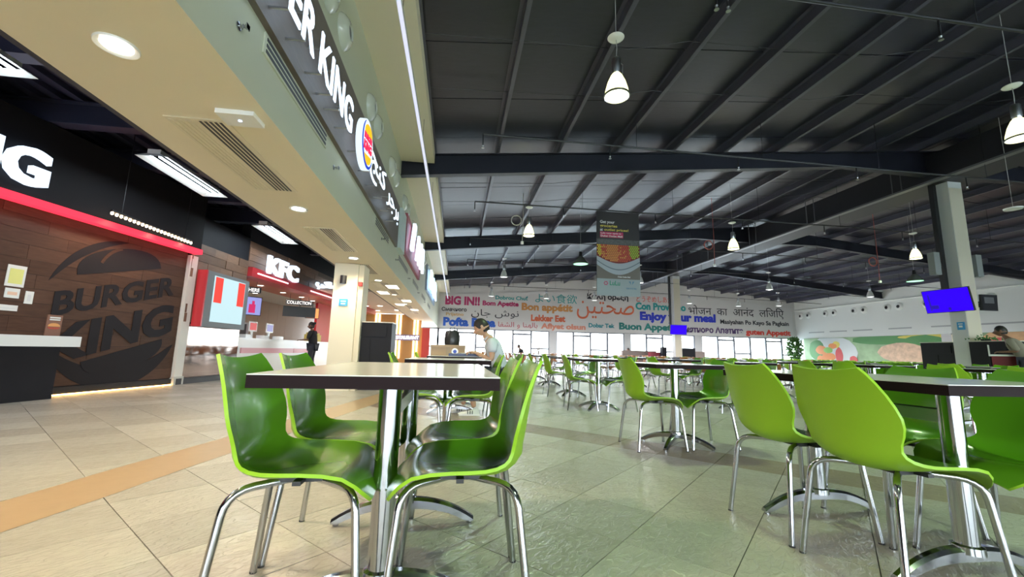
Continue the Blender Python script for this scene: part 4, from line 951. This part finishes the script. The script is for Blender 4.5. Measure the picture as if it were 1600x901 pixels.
# ------------------------------------------------------------------ sprinkler pipes
for k, Y in enumerate((4.08, 8.0, 11.93, 15.95, 19.95, 23.9, 27.9)):
    t = thing('sprinkler_pipe', 'thin black sprinkler pipe crossing under the roof, %s from the camera' % ords[k], 'pipe', (0, Y, 0), 0, 'sprinkler pipes')
    x0 = .36 if k else 2.9; z = 5.2
    mb = MB(); mb.tube([(x0, 0, z), (6, 0, z), (12.7, 0, z), (13.2, 0, z+.0), (27, 0, 4.9)], .022 if k < 3 else .018, 8)
    link('pipe', mb.mesh('pipe', pipem, True), t)
    for j, x in enumerate([x0+.0]+[3.05+2.95*q for q in range(8)]):
        zz = z if x < 13.2 else z-.022*(x-13.2)
        d = link('drop', MB().tube([(0, 0, 0), (0, 0, -.24)], .014, 8).mesh('drop', pipem, True), t, (x, 0, zz)); link('sprinkler_head', MB().lathe([(.001, -.24), (.02, -.245), (.012, -.27), (.03, -.30), (.001, -.30)], n=10).mesh('sprinkler_head', steel, True), d)
        if j: link('hanger', MB().tube([(0, 0, 0), (0, 0, max(.1, zr(x+.6)-zz))], .006, 5).mesh('hanger', pipem), t, (x+.6 if x+.6 < 27 else x-.6, 0, zz))
# ------------------------------------------------------------------ hanging poster
t = thing('hanging_poster', 'tall black grocery poster with a fruit bowl hanging from the third pipe', 'poster', (0, 11.96, 0))
TP = Matrix.Translation((4.1, 0, 2.55)) @ Matrix.Rotation(PI/2, 4, 'X')
link('sheet', MB().box(0, 0, -.012, 1.37, 2.62, 0, T=TP).mesh('sheet', mat('poster_black', (.045, .04, .042), .5)), t)
link('footer', MB().box(0, 0, 0, 1.37, .52, .004, T=TP).mesh('footer', mat('poster_grey', (.34, .40, .42), .5)), t)
link('table_print', MB().box(0, .52, 0, 1.37, 1.1, .003, T=TP).mesh('table_print', mat('poster_taupe', (.17, .15, .13), .5)), t)
link('shelf_print', MB().box(0, 1.55, 0, 1.37, 1.75, .003, T=TP).mesh('shelf_print', mat('poster_dim', (.12, .12, .12), .5, noise_=(20, .8))), t)
bw_ = [(1.37*k/14, 1.22-.22*math.sin(PI*k/14)) for k in range(15)]
link('bowl_print', MB().prism([(1.37*k/14, .95-.30*math.sin(PI*k/14)) for k in range(15)]+bw_[::-1], 0, .0045, T=TP).mesh('bowl_print', mat('poster_bowl', (.42, .46, .52), .5)), t)
link('bowl_shade', MB().prism([(1.37*k/14, 1.06-.27*math.sin(PI*k/14)) for k in range(15)]+[(1.37*k/14, 1.09-.27*math.sin(PI*k/14)) for k in range(14, -1, -1)], .0045, .006, T=TP).mesh('bowl_shade', mat('poster_bowl_dark', (.16, .19, .24), .5)), t)
link('fruit_bed', MB().prism(bw_+[(1.37, 1.58), (0, 1.58)], .0045, .006, T=TP).mesh('fruit_bed', mat('poster_fruit_bed', (.22, .03, .03), .5)), t)
fr_ = {'red_fruit': MB(), 'orange_fruit': MB(), 'yellow_fruit': MB(), 'lime_fruit': MB()}
for i in range(22):
    for j in range(12):
        x = .035+i*.063+(j % 2)*.031; z = 1.03+j*.052
        if z < 1.26-.22*math.sin(PI*x/1.37) or z > 1.58 or x > 1.34: continue
        n_ = 'yellow_fruit' if x < .16 else ('lime_fruit' if x > 1.0+.25*(1.58-z) else ('orange_fruit' if .3 < x < .68 else 'red_fruit'))
        if random.random() < .2 and n_ == 'red_fruit': n_ = 'orange_fruit'
        fr_[n_].prism([(x+.029*math.cos(a*PI/3), z+.026*math.sin(a*PI/3)) for a in range(6)], .006, .009, T=TP)
for n_, c_ in (('red_fruit', (.65, .10, .05)), ('orange_fruit', (.80, .32, .08)), ('yellow_fruit', (.8, .62, .05)), ('lime_fruit', (.35, .58, .05))): link(n_, fr_[n_].mesh(n_, mat('p_'+n_, c_, .5)), t)['kind'] = 'stuff'
ye_ = mat('poster_yellow', (.80, .66, .12), .6); wh_ = mat('poster_white', (.85, .85, .85), .6)
link('pink_label', MB().box(.11, 1.80, 0, .85, 1.98, .004, T=TP).mesh('pink_label', mat('poster_pink', (.60, .04, .14), .5)), t)
for s_, m_, a, b_, c_, d_ in (('Get your', wh_, .11, .58, 2.22, 2.34), ('groceries', ye_, .11, .66, 2.10, 2.21), ('at', wh_, .11, .20, 2.00, 2.08), ('outlet prices!', ye_, .24, 1.02, 1.99, 2.09), ('Lulu now open in', wh_, .13, .78, 1.90, 1.96), ('Dubai Outlet Mall', wh_, .13, .82, 1.82, 1.88),
        ('Dubai Outlet Mall', wh_, .66, 1.05, .57, .61), ('LuLu', mat('poster_logo_green', (.03, .28, .16), .5), .40, .72, .32, .46), ('DUBAI OUTLET MALL', mat('poster_logo_blue', (.12, .25, .38), .5), .92, 1.25, .22, .27)):
    text(s_, m_, TP @ Matrix.Translation((0, 0, .006)), a, b_, c_, d_, t, .02, .002)
mb = MB()
for k in range(6): mb.prism([(.28+.05*math.cos(k*PI/3)+.022*math.cos(a*PI/3), .38+.05*math.sin(k*PI/3)+.022*math.sin(a*PI/3)) for a in range(6)], .004, .007, T=TP)
link('flower_mark', mb.mesh('flower_mark', mat('poster_logo_red', (.55, .04, .12), .5)), t)['kind'] = 'stuff'
for k in (-1, 1): link('leaf_mark', MB().prism([(1.09+k*.02, .36), (1.09+k*.09, .46), (1.09+k*.03, .46)][::k], .004, .007, T=TP).mesh('leaf_mark', MATS['poster_logo_blue']), t)
for x in (.05, 1.32): link('hook', MB().box(x-.006, 2.60, -.008, x+.006, 2.66, -.002, T=TP).mesh('hook', blackp), t)

# ------------------------------------------------------------------ things on and behind the tables
cb = thing('cardboard_box', 'brown cardboard box standing on the working table', 'box', (-.12, 6.35, .745))
kb = mat('cardboard', (.42, .29, .19), .7, noise_=(5, .1))
link('box_body', MB().box(-.25, -.17, 0, .25, .17, .15).mesh('box_body', kb), cb)
link('flap', MB().box(-.25, -.19, .12, .25, -.172, .152).mesh('flap', kb), cb); link('tape', MB().box(-.03, -.171, 0, .03, -.1705, .15).mesh('tape', mat('tape', (.35, .25, .15), .4)), cb)
bg_ = thing('black_bag', 'crumpled black bag on top of the cardboard box', 'bag', (-.07, 6.38, .897))
mb = MB(); mb.lathe([(.001, 0), (.11, 0), (.12, .06), (.115, .14), (.10, .2), (.04, .22), (.001, .205)], n=14)
mb.v = [tuple(Vector(v)*(1+.10*noise.noise(Vector(v)*22))) for v in mb.v]; mb.v = [(x, y, max(z, 0)) for x, y, z in mb.v]
link('bag_body', mb.mesh('bag_body', mat('bag_black', (.02, .02, .022), .35), True), bg_); link('handle', MB().tube([(-.04, 0, .19), (-.03, 0, .26), (.03, 0, .26), (.04, 0, .19)], .006, 6).mesh('handle', blackp, True), bg_)
tray = thing('tool_tray', 'dark blue tray of parts at the man on the working table', 'tray', (.12, 5.86, .745))
link('tray_body', MB().box(-.22, -.16, 0, .22, .16, .012).box(-.22, -.16, .012, -.21, .16, .035).box(.21, -.16, .012, .22, .16, .035).box(-.21, -.16, .012, .21, -.15, .035).box(-.21, .15, .012, .21, .16, .035).mesh('tray_body', mat('navy_plastic', (.03, .04, .12), .4)), tray)
rl = thing('tape_roll', 'small white roll with a blue core on the working table', 'tape roll', (-.02, 5.78, .805)); TR = Matrix.Rotation(PI/2, 4, 'X')
link('roll', MB().lathe([(.022, -.02), (.045, -.02), (.045, .02), (.022, .02)], n=20, T=TR).mesh('roll', whiteg, True), rl); link('core', MB().lathe([(.001, -.021), (.024, -.021), (.024, .021), (.001, .021)], n=16, T=TR).mesh('core', mat('core_blue', (.02, .06, .45), .4), True), rl)
for k, (x, y) in enumerate(((.08, 5.83), (.2, 5.9), (.14, 5.95))):
    q = thing('paper_packet', ('crumpled white packet nearest the tape roll', 'crumpled white packet by the man\'s hand', 'crumpled white packet at the back of the tray')[k], 'packet', (x, y, .7575), .5*k)
    link('packet', MB().lathe([(.001, 0), (.05, 0), (.055, .02), (.03, .032), (.001, .028)], n=7).mesh('packet', paper), q); link('seal', MB().box(-.05, -.004, .012, .05, .004, .03).mesh('seal', paper), q)
# low booths and dark cabinets before the back windows
for x0, x1, z, m_, lb, y in ((10.6, 12.9, 1.08, mat('taupe_booth', (.27, .22, .20), .6), 'low taupe booth wall left of the far column', 26.2), (14.9, 16.3, 1.12, MATS['taupe_booth'], 'low taupe booth wall right of the far column', 26.2),
                       (12.1, 12.9, 1.0, mat('wine_red', (.30, .04, .06), .5), 'wine red low panel beside the far column', 25.4), (12.7, 13.0, 1.32, black, 'slim dark cabinet just left of the far column', 25.0), (13.6, 14.9, 1.30, black, 'dark cabinet just right of the far column', 25.0)):
    t = thing('booth_wall' if m_ is not black else 'cabinet', lb, 'partition' if m_ is not black else 'cabinet', ((x0+x1)/2, y, 0)); w_ = (x1-x0)/2
    link('panel', MB().box(-w_, -.15, 0, w_, .15, z-.04).mesh('panel', m_), t); link('cap', MB().box(-w_-.01, -.16, z-.04, w_+.01, .16, z).mesh('cap', m_ if m_ is not black else blackp), t)
# white service post and tray shelf at the right edge
t = thing('tray_stand', 'white curved tray shelf on a dark red stand by the right edge', 'tray stand', (12.62, 8.25, 0), -1.0)
link('stand', MB().box(-.2, -.16, 0, .2, .16, .98).mesh('stand', mat('dark_red', (.20, .015, .025), .45)), t)
link('shelf', MB().box(-.22, -.2, .98, .24, .2, 1.02).box(-.24, -.2, .98, -.22, .2, 1.24).mesh('shelf', whiteg), t)
# sculpture-like bare plant at the back
t = thing('bare_plant', 'thin leafless potted plant before the back windows', 'plant', (5.95, 30.4, 0)); link('pot', MB().lathe([(.001, 0), (.2, 0), (.25, .4), (.001, .4)], n=14).mesh('pot', blackp, True), t)
mb = MB()
for k in range(9): a = 2.4*k; mb.tube([(0, 0, .4), (.08*math.cos(a), .08*math.sin(a), 1.1), (.3*math.cos(a), .2*math.sin(a), 1.4+.09*k)], [.02, .015, .006], 5)
link('stems', mb.mesh('stems', mat('stem_brown', (.12, .09, .07), .6), True), t)['kind'] = 'stuff'

# ------------------------------------------------------------------ people
skinm = mat('skin', (.50, .29, .19), .5); skind = mat('dark_skin', (.16, .08, .05), .5); hairm = mat('black_hair', (.012, .01, .01), .5)
def grow(name, V, E, Rr, m, parent, root=0, sub=2, mirror=None):
    me = bpy.data.meshes.new(name); me.from_pydata([tuple(v) for v in V], E, []); o = bpy.data.objects.new(name, me); C.objects.link(o)
    sk = o.modifiers.new('skin', 'SKIN'); sk.use_smooth_shade = True
    for i, d in enumerate(me.skin_vertices[0].data):
        q = Rr[i]; d.radius = q if isinstance(q, tuple) else (q, q); d.use_root = (i == root); d.use_loose = False
    ss = o.modifiers.new('sub', 'SUBSURF'); ss.levels = sub; ss.render_levels = sub
    dg = bpy.context.evaluated_depsgraph_get(); dg.update(); m2 = bpy.data.meshes.new_from_object(o.evaluated_get(dg)); bpy.data.objects.remove(o)
    m2.materials.clear(); m2.materials.append(m); m2.name = name
    m2.polygons.foreach_set('use_smooth', [True]*len(m2.polygons)); return link(name, m2, parent)
def hand(parent, wrist, dirv, down, m, grip=.5, flip=1, body=None):
    """palm and five unequal bent fingers growing from the wrist along dirv"""
    d = Vector(dirv).normalized(); n = Vector(down).normalized(); n = (n-d*n.dot(d)).normalized(); s = d.cross(n)*flip
    w = Vector(wrist); V = []; E = []; Rr = []
    V.append(w-d*.02); Rr.append((.022, .026)); V.append(w+d*.035); Rr.append((.030, .018)); V.append(w+d*.075); Rr.append((.034, .014)); E += [(0, 1), (1, 2)]
    p = grow('palm', V, E, Rr, m, parent, 0, 1)
    for k, (off, L) in enumerate(((-.030, .066), (-.010, .076), (.010, .072), (.028, .056))):
        b = w+d*.07+s*off; a = grip
        p1 = b+(d*math.cos(a*.5)+n*math.sin(a*.5))*L*.42; p2 = p1+(d*math.cos(a*1.5)+n*math.sin(a*1.5))*L*.33; p3 = p2+(d*math.cos(a*2.3)+n*math.sin(a*2.3))*L*.25
        grow('finger', [b, p1, p2, p3], [(0, 1), (1, 2), (2, 3)], [.0095, .009, .008, .0065], m, parent, 0, 1)
    b = w+d*.025-s*.026; t1 = b+(d*.6-s*.8+n*.2).normalized()*.03; t2 = t1+(d*.9-s*.2+n*.5).normalized()*.028
    grow('thumb', [b, t1, t2], [(0, 1), (1, 2)], [.012, .0105, .008], m, parent, 0, 1)
def head(parent, c, face, m, up=(0, 0, 1), hair='short'):
    """c: centre of the skull, face: direction looked at"""
    fz = Vector(face).normalized(); uz = Vector(up); uz = (uz-fz*uz.dot(fz)).normalized(); sx = fz.cross(uz)
    B = Matrix((sx, fz, uz)).transposed().to_4x4(); B.translation = Vector(c)
    V = []; n1, n2 = 20, 16
    mb = MB()
    for i in range(n2+1):
        th2 = PI*i/n2
        for j in range(n1):
            a = 2*PI*j/n1; x = .076*math.sin(th2)*math.cos(a); y = .096*math.sin(th2)*math.sin(a); z = .115*math.cos(th2)
            if z < 0: k = 1+z*2.6; x *= max(.55, k+.25); y = y*max(.6, k+.25)+.012*(-z/.115)
            fr2 = math.exp(-((x/.018)**2+((z+.018)/.026)**2))
            if y > 0: y += .026*fr2*(1 if z < .02 else .3)
            if y > 0: y -= .010*(math.exp(-(((abs(x)-.03)/.016)**2+((z-.012)/.014)**2)))
            if y > 0: y += .006*math.exp(-((x/.022)**2+((z+.062)/.010)**2))
            mb.v.append(tuple(B @ Vector((x, y, z))))
    for i in range(n2):
        for j in range(n1): mb.f.append((i*n1+j, (i+1)*n1+j, (i+1)*n1+(j+1) % n1, i*n1+(j+1) % n1)); mb.mi.append(0)
    link('head', mb.mesh('head', m, True), parent)
    for s in (-1, 1):
        link('ear', MB().lathe([(.001, -.008), (.02, -.006), (.026, .0), (.018, .006), (.001, .004)], n=12, T=B @ Matrix.Translation((s*.078, -.004, .0)) @ Matrix.Rotation(PI/2, 4, 'Y') @ Matrix.Diagonal((1.25, .8, 1, 1))).mesh('ear', m, True), parent)
        link('eye', MB().lathe([(.001, -.004), (.009, -.003), (.010, 0), (.001, .003)], n=10, T=B @ Matrix.Translation((s*.03, .082, .013)) @ Matrix.Rotation(-PI/2, 4, 'X')).mesh('eye', blackp, True), parent)
    link('mouth', MB().box(-.022, .089, -.066, .022, .093, -.060, T=B).mesh('mouth', mat('lips', (.35, .12, .10), .5)), parent)
    hb = MB()
    for i in range(11):
        th2 = PI*.72*i/10
        for j in range(n1):
            a = 2*PI*j/n1; fr2 = max(0, math.sin(a)); t2 = min(th2, PI*(.72-.36*min(1, fr2*1.25)))
            jit = 1+.04*noise.noise(Vector((i*.7, j*.9, 3)))
            x = .084*math.sin(t2)*math.cos(a)*jit; y = .104*math.sin(t2)*math.sin(a)*jit-.004; z = .126*math.cos(t2)*jit
            hb.v.append(tuple(B @ Vector((x, y, z))))
    for i in range(10):
        for j in range(n1): hb.f.append((i*n1+j, (i+1)*n1+j, (i+1)*n1+(j+1) % n1, i*n1+(j+1) % n1)); hb.mi.append(0)
    link('hair', hb.mesh('hair', hairm, True), parent)
    if hair == 'bun': link('hair_bun', MB().lathe([(.001, -.05), (.04, -.035), (.055, 0), (.04, .035), (.001, .05)], n=14, T=B @ Matrix.Translation((0, -.10, .06))).mesh('hair_bun', hairm, True), parent)
# seated man at the working table, facing left
man = thing('person', 'seated man in a pale grey shirt and dark shorts leaning over the table', 'person', (.56, 5.72, 0))
def body(parent, J, m, segs, Rr, sub=2, name='body'):
    ks = list(J); idx = {k: i for i, k in enumerate(ks)}
    return grow(name, [J[k] for k in ks], [(idx[a], idx[b]) for a, b in segs], [Rr[k] for k in ks], m, parent, 0, sub)
J = {'pel': (0, 0, .53), 'bel': (.01, 0, .66), 'che': (-.05, 0, .84), 'nkb': (-.11, 0, .965), 'nk': (-.17, 0, 1.03), 'hd': (-.20, 0, 1.07),
     'sl': (-.09, -.17, .93), 'el': (-.10, -.23, .70), 'wl': (-.31, -.16, .80), 'sr': (-.09, .17, .93), 'er': (-.14, .24, .71), 'wr': (-.32, .10, .80),
     'hl': (-.02, -.09, .52), 'kl': (-.40, -.12, .50), 'al': (-.30, -.13, .09), 'hr': (-.02, .09, .52), 'kr': (-.40, .12, .50), 'ar': (-.44, .12, .09)}
SG = [('pel', 'bel'), ('bel', 'che'), ('che', 'nkb'), ('nkb', 'nk'), ('nk', 'hd'), ('nkb', 'sl'), ('sl', 'el'), ('el', 'wl'), ('nkb', 'sr'), ('sr', 'er'), ('er', 'wr'), ('pel', 'hl'), ('hl', 'kl'), ('kl', 'al'), ('pel', 'hr'), ('hr', 'kr'), ('kr', 'ar')]
RB = {'pel': (.12, .11), 'bel': (.11, .09), 'che': (.13, .09), 'nkb': (.06, .06), 'nk': .048, 'hd': .045, 'sl': .052, 'el': .038, 'wl': .025, 'sr': .052, 'er': .038, 'wr': .025, 'hl': .08, 'kl': .055, 'al': .034, 'hr': .08, 'kr': .055, 'ar': .034}
body(man, J, skinm, SG, RB)
head(man, (-.235, 0, 1.14), (-.86, 0, -.48), skinm)
shirt = mat('pale_grey_shirt', (.50, .53, .60), .8)
Js = {k: J[k] for k in ('pel', 'bel', 'che', 'nkb', 'sl', 'sr')}; Js['pel'] = (.03, 0, .50); Js['ul'] = (-.10, -.215, .79); Js['ur'] = (-.125, .22, .80)
body(man, Js, shirt, [('pel', 'bel'), ('bel', 'che'), ('che', 'nkb'), ('nkb', 'sl'), ('sl', 'ul'), ('nkb', 'sr'), ('sr', 'ur')], {'pel': (.165, .135), 'bel': (.155, .13), 'che': (.165, .125), 'nkb': (.075, .075), 'sl': .078, 'sr': .078, 'ul': .068, 'ur': .068}, name='shirt')
link('collar', MB().lathe([(.062, 0), (.075, .01), (.066, .035), (.055, .03)], n=16, T=Matrix.Translation((-.135, 0, .985)) @ Matrix.Rotation(-.6, 4, 'Y')).mesh('collar', shirt, True), man)
shm = mat('dark_shorts', (.02, .022, .035), .8)
Jp = {'pel': (0, 0, .50), 'hl': (-.03, -.09, .515), 'kl': (-.32, -.115, .505), 'hr': (-.03, .09, .515), 'kr': (-.32, .115, .505)}
body(man, Jp, shm, [('pel', 'hl'), ('hl', 'kl'), ('pel', 'hr'), ('hr', 'kr')], {'pel': (.15, .10), 'hl': .105, 'kl': .085, 'hr': .105, 'kr': .085}, name='shorts')
hand(man, (-.31, -.16, .80), (-1, .1, .12), (0, 0, -1), skinm, .75, 1); hand(man, (-.32, .10, .80), (-1, -.25, .05), (0, 0, -1), skinm, .75, -1)
shoem = mat('white_trainer', (.72, .74, .70), .5)
def shoe(parent, x, y, az, m):
    T = Matrix.Translation((x, y, 0)) @ Matrix.Rotation(az, 4, 'Z'); mb = MB(); rows = [(-.10, .032, .07), (-.07, .038, .085), (-.02, .038, .08), (.04, .043, .062), (.10, .046, .048), (.15, .036, .038), (.175, .014, .026)]
    pr = [(-1, .012), (-1, .5), (-.6, .92), (0, 1), (.6, .92), (1, .5), (1, .012)]; b = 0
    for (px, w2, h2) in rows:
        for (a, z) in pr: mb.v.append(tuple(T @ Vector((px, a*w2, max(.012, z*h2)))))
    for i in range(len(rows)-1):
        for j in range(6): mb.f.append((i*7+j, i*7+j+1, (i+1)*7+j+1, (i+1)*7+j)); mb.mi.append(0)
        mb.f.append((i*7+6, i*7, (i+1)*7, (i+1)*7+6)); mb.mi.append(0)
    mb.f.append(tuple(range(6, -1, -1))); mb.mi.append(0); mb.f.append(tuple(6*7+j for j in range(7))); mb.mi.append(0)
    s = link('shoe', mb.mesh('shoe', m, True), parent)
    link('sole', MB().box(-.105, -.042, 0, .165, .042, .016, T=T).mesh('sole', whiteg if m is shoem else blackp), s)
    if m is shoem:
        for k in range(3):
            for sd in (-1, 1): link('stripe', MB().box(-.012+.03*k, sd*.0435-.003, .02, -.002+.03*k, sd*.0435+.003, .062, T=T @ Matrix.Shear('XY', 4, (0, 0))).mesh('stripe', blackp), s)
shoe(man, -.33, -.13, PI, shoem); shoe(man, -.47, .12, PI+.1, shoem)
# customer at the fried chicken counter
def standing(name, loc, rz, label, top, sk_, Hh=1.62, lean=.06, arms='reach', hair='bun'):
    t = thing(name, label, 'person', loc, rz); s = Hh/1.7      # faces local -x
    J = {'pel': (0, 0, .93), 'bel': (0, 0, 1.08), 'che': (-lean*.7, 0, 1.27), 'nkb': (-lean, 0, 1.42), 'nk': (-lean*1.3, 0, 1.48), 'hd': (-lean*1.5, 0, 1.53), 'sl': (-lean, -.17, 1.38), 'el': (-.10, -.22, 1.14), 'wl': (-.33, -.18, 1.12),
         'sr': (-lean, .17, 1.38), 'er': (-.12, .22, 1.14), 'wr': (-.33, .16, 1.14), 'hl': (0, -.09, .90), 'kl': (-.03, -.10, .49), 'al': (.02, -.10, .08), 'hr': (0, .09, .90), 'kr': (-.04, .10, .49), 'ar': (0, .10, .08)}
    J = {k: tuple(c*s for c in v) for k, v in J.items()}
    body(t, J, sk_, SG, {k: (tuple(q*s for q in v) if isinstance(v, tuple) else v*s) for k, v in RB.items()})
    head(t, (J['hd'][0]-.02, 0, J['hd'][2]+.09), (-1, 0, -.12), sk_, hair=hair)
    Jt = {k: J[k] for k in ('pel', 'bel', 'che', 'nkb', 'sl', 'el', 'sr', 'er')}
    body(t, Jt, top, [('pel', 'bel'), ('bel', 'che'), ('che', 'nkb'), ('nkb', 'sl'), ('sl', 'el'), ('nkb', 'sr'), ('sr', 'er')], {'pel': (.15, .14), 'bel': (.14, .12), 'che': (.155, .12), 'nkb': (.07, .07), 'sl': .07, 'el': .055, 'sr': .07, 'er': .055}, name='shirt')
    Jl = {k: J[k] for k in ('pel', 'hl', 'kl', 'al', 'hr', 'kr', 'ar')}
    body(t, Jl, shm, [('pel', 'hl'), ('hl', 'kl'), ('kl', 'al'), ('pel', 'hr'), ('hr', 'kr'), ('kr', 'ar')], {'pel': (.14, .13), 'hl': .10, 'kl': .075, 'al': .06, 'hr': .10, 'kr': .075, 'ar': .06}, name='trousers')
    hand(t, J['wl'], (-1, 0, 0), (0, 0, -1), sk_, .4, 1); hand(t, J['wr'], (-1, 0, 0), (0, 0, -1), sk_, .4, -1)
    shoe(t, J['al'][0]-.03, -.10*s, PI, blackp); shoe(t, J['ar'][0]-.03, .10*s, PI, blackp)
    return t
standing('person', (-4.62, 14.4, 0), math.radians(-6), 'woman in black clothes with a hair bun standing at the fried chicken counter', mat('black_cloth', (.012, .012, .016), .8), skind, 1.58)
standing('person', (12.48, 7.80, 0), math.radians(-57), 'person in an olive grey shirt leaning over the tray shelf at the right edge', mat('olive_cloth', (.22, .20, .16), .8), skind, 1.62, .20, hair='short')
def seated(x, y, rz, label, top):
    t = thing('person', label, 'person', (x, y, 0), rz)
    body(t, J, skind, SG, RB, 1); body(t, Js, top, [('pel', 'bel'), ('bel', 'che'), ('che', 'nkb'), ('nkb', 'sl'), ('sl', 'ul'), ('nkb', 'sr'), ('sr', 'ur')], {'pel': (.165, .135), 'bel': (.155, .13), 'che': (.165, .125), 'nkb': (.075, .075), 'sl': .078, 'sr': .078, 'ul': .068, 'ur': .068}, 1, 'shirt')
    body(t, Jp, shm, [('pel', 'hl'), ('hl', 'kl'), ('pel', 'hr'), ('hr', 'kr')], {'pel': (.15, .10), 'hl': .105, 'kl': .085, 'hr': .105, 'kr': .085}, 1, 'shorts')
    head(t, (-.235, 0, 1.14), (-1, 0, -.1), skind); hand(t, (-.31, -.16, .80), (-1, .1, 0), (0, 0, -1), skind, .6, 1); hand(t, (-.32, .10, .80), (-1, -.1, 0), (0, 0, -1), skind, .6, -1); shoe(t, -.33, -.13, PI, blackp); shoe(t, -.47, .12, PI, blackp); return t
seated(3.9, 24.93, .3, 'tiny seated person in dark clothes before the left back windows', MATS['black_cloth'])
seated(11.7, 27.2, .1, 'tiny seated person behind the low taupe booth wall', MATS['black_cloth'])

# fine print made of a few separate marks, too small to pick apart
for o in list(C.objects):
    if o.parent and o.name.split('.')[0] in ('picture', 'lettering', 'print') and o.parent.get('label') and any(w in o.parent['label'] for w in ('notice', 'television', 'menu', 'card')):
        o['kind'] = 'stuff'
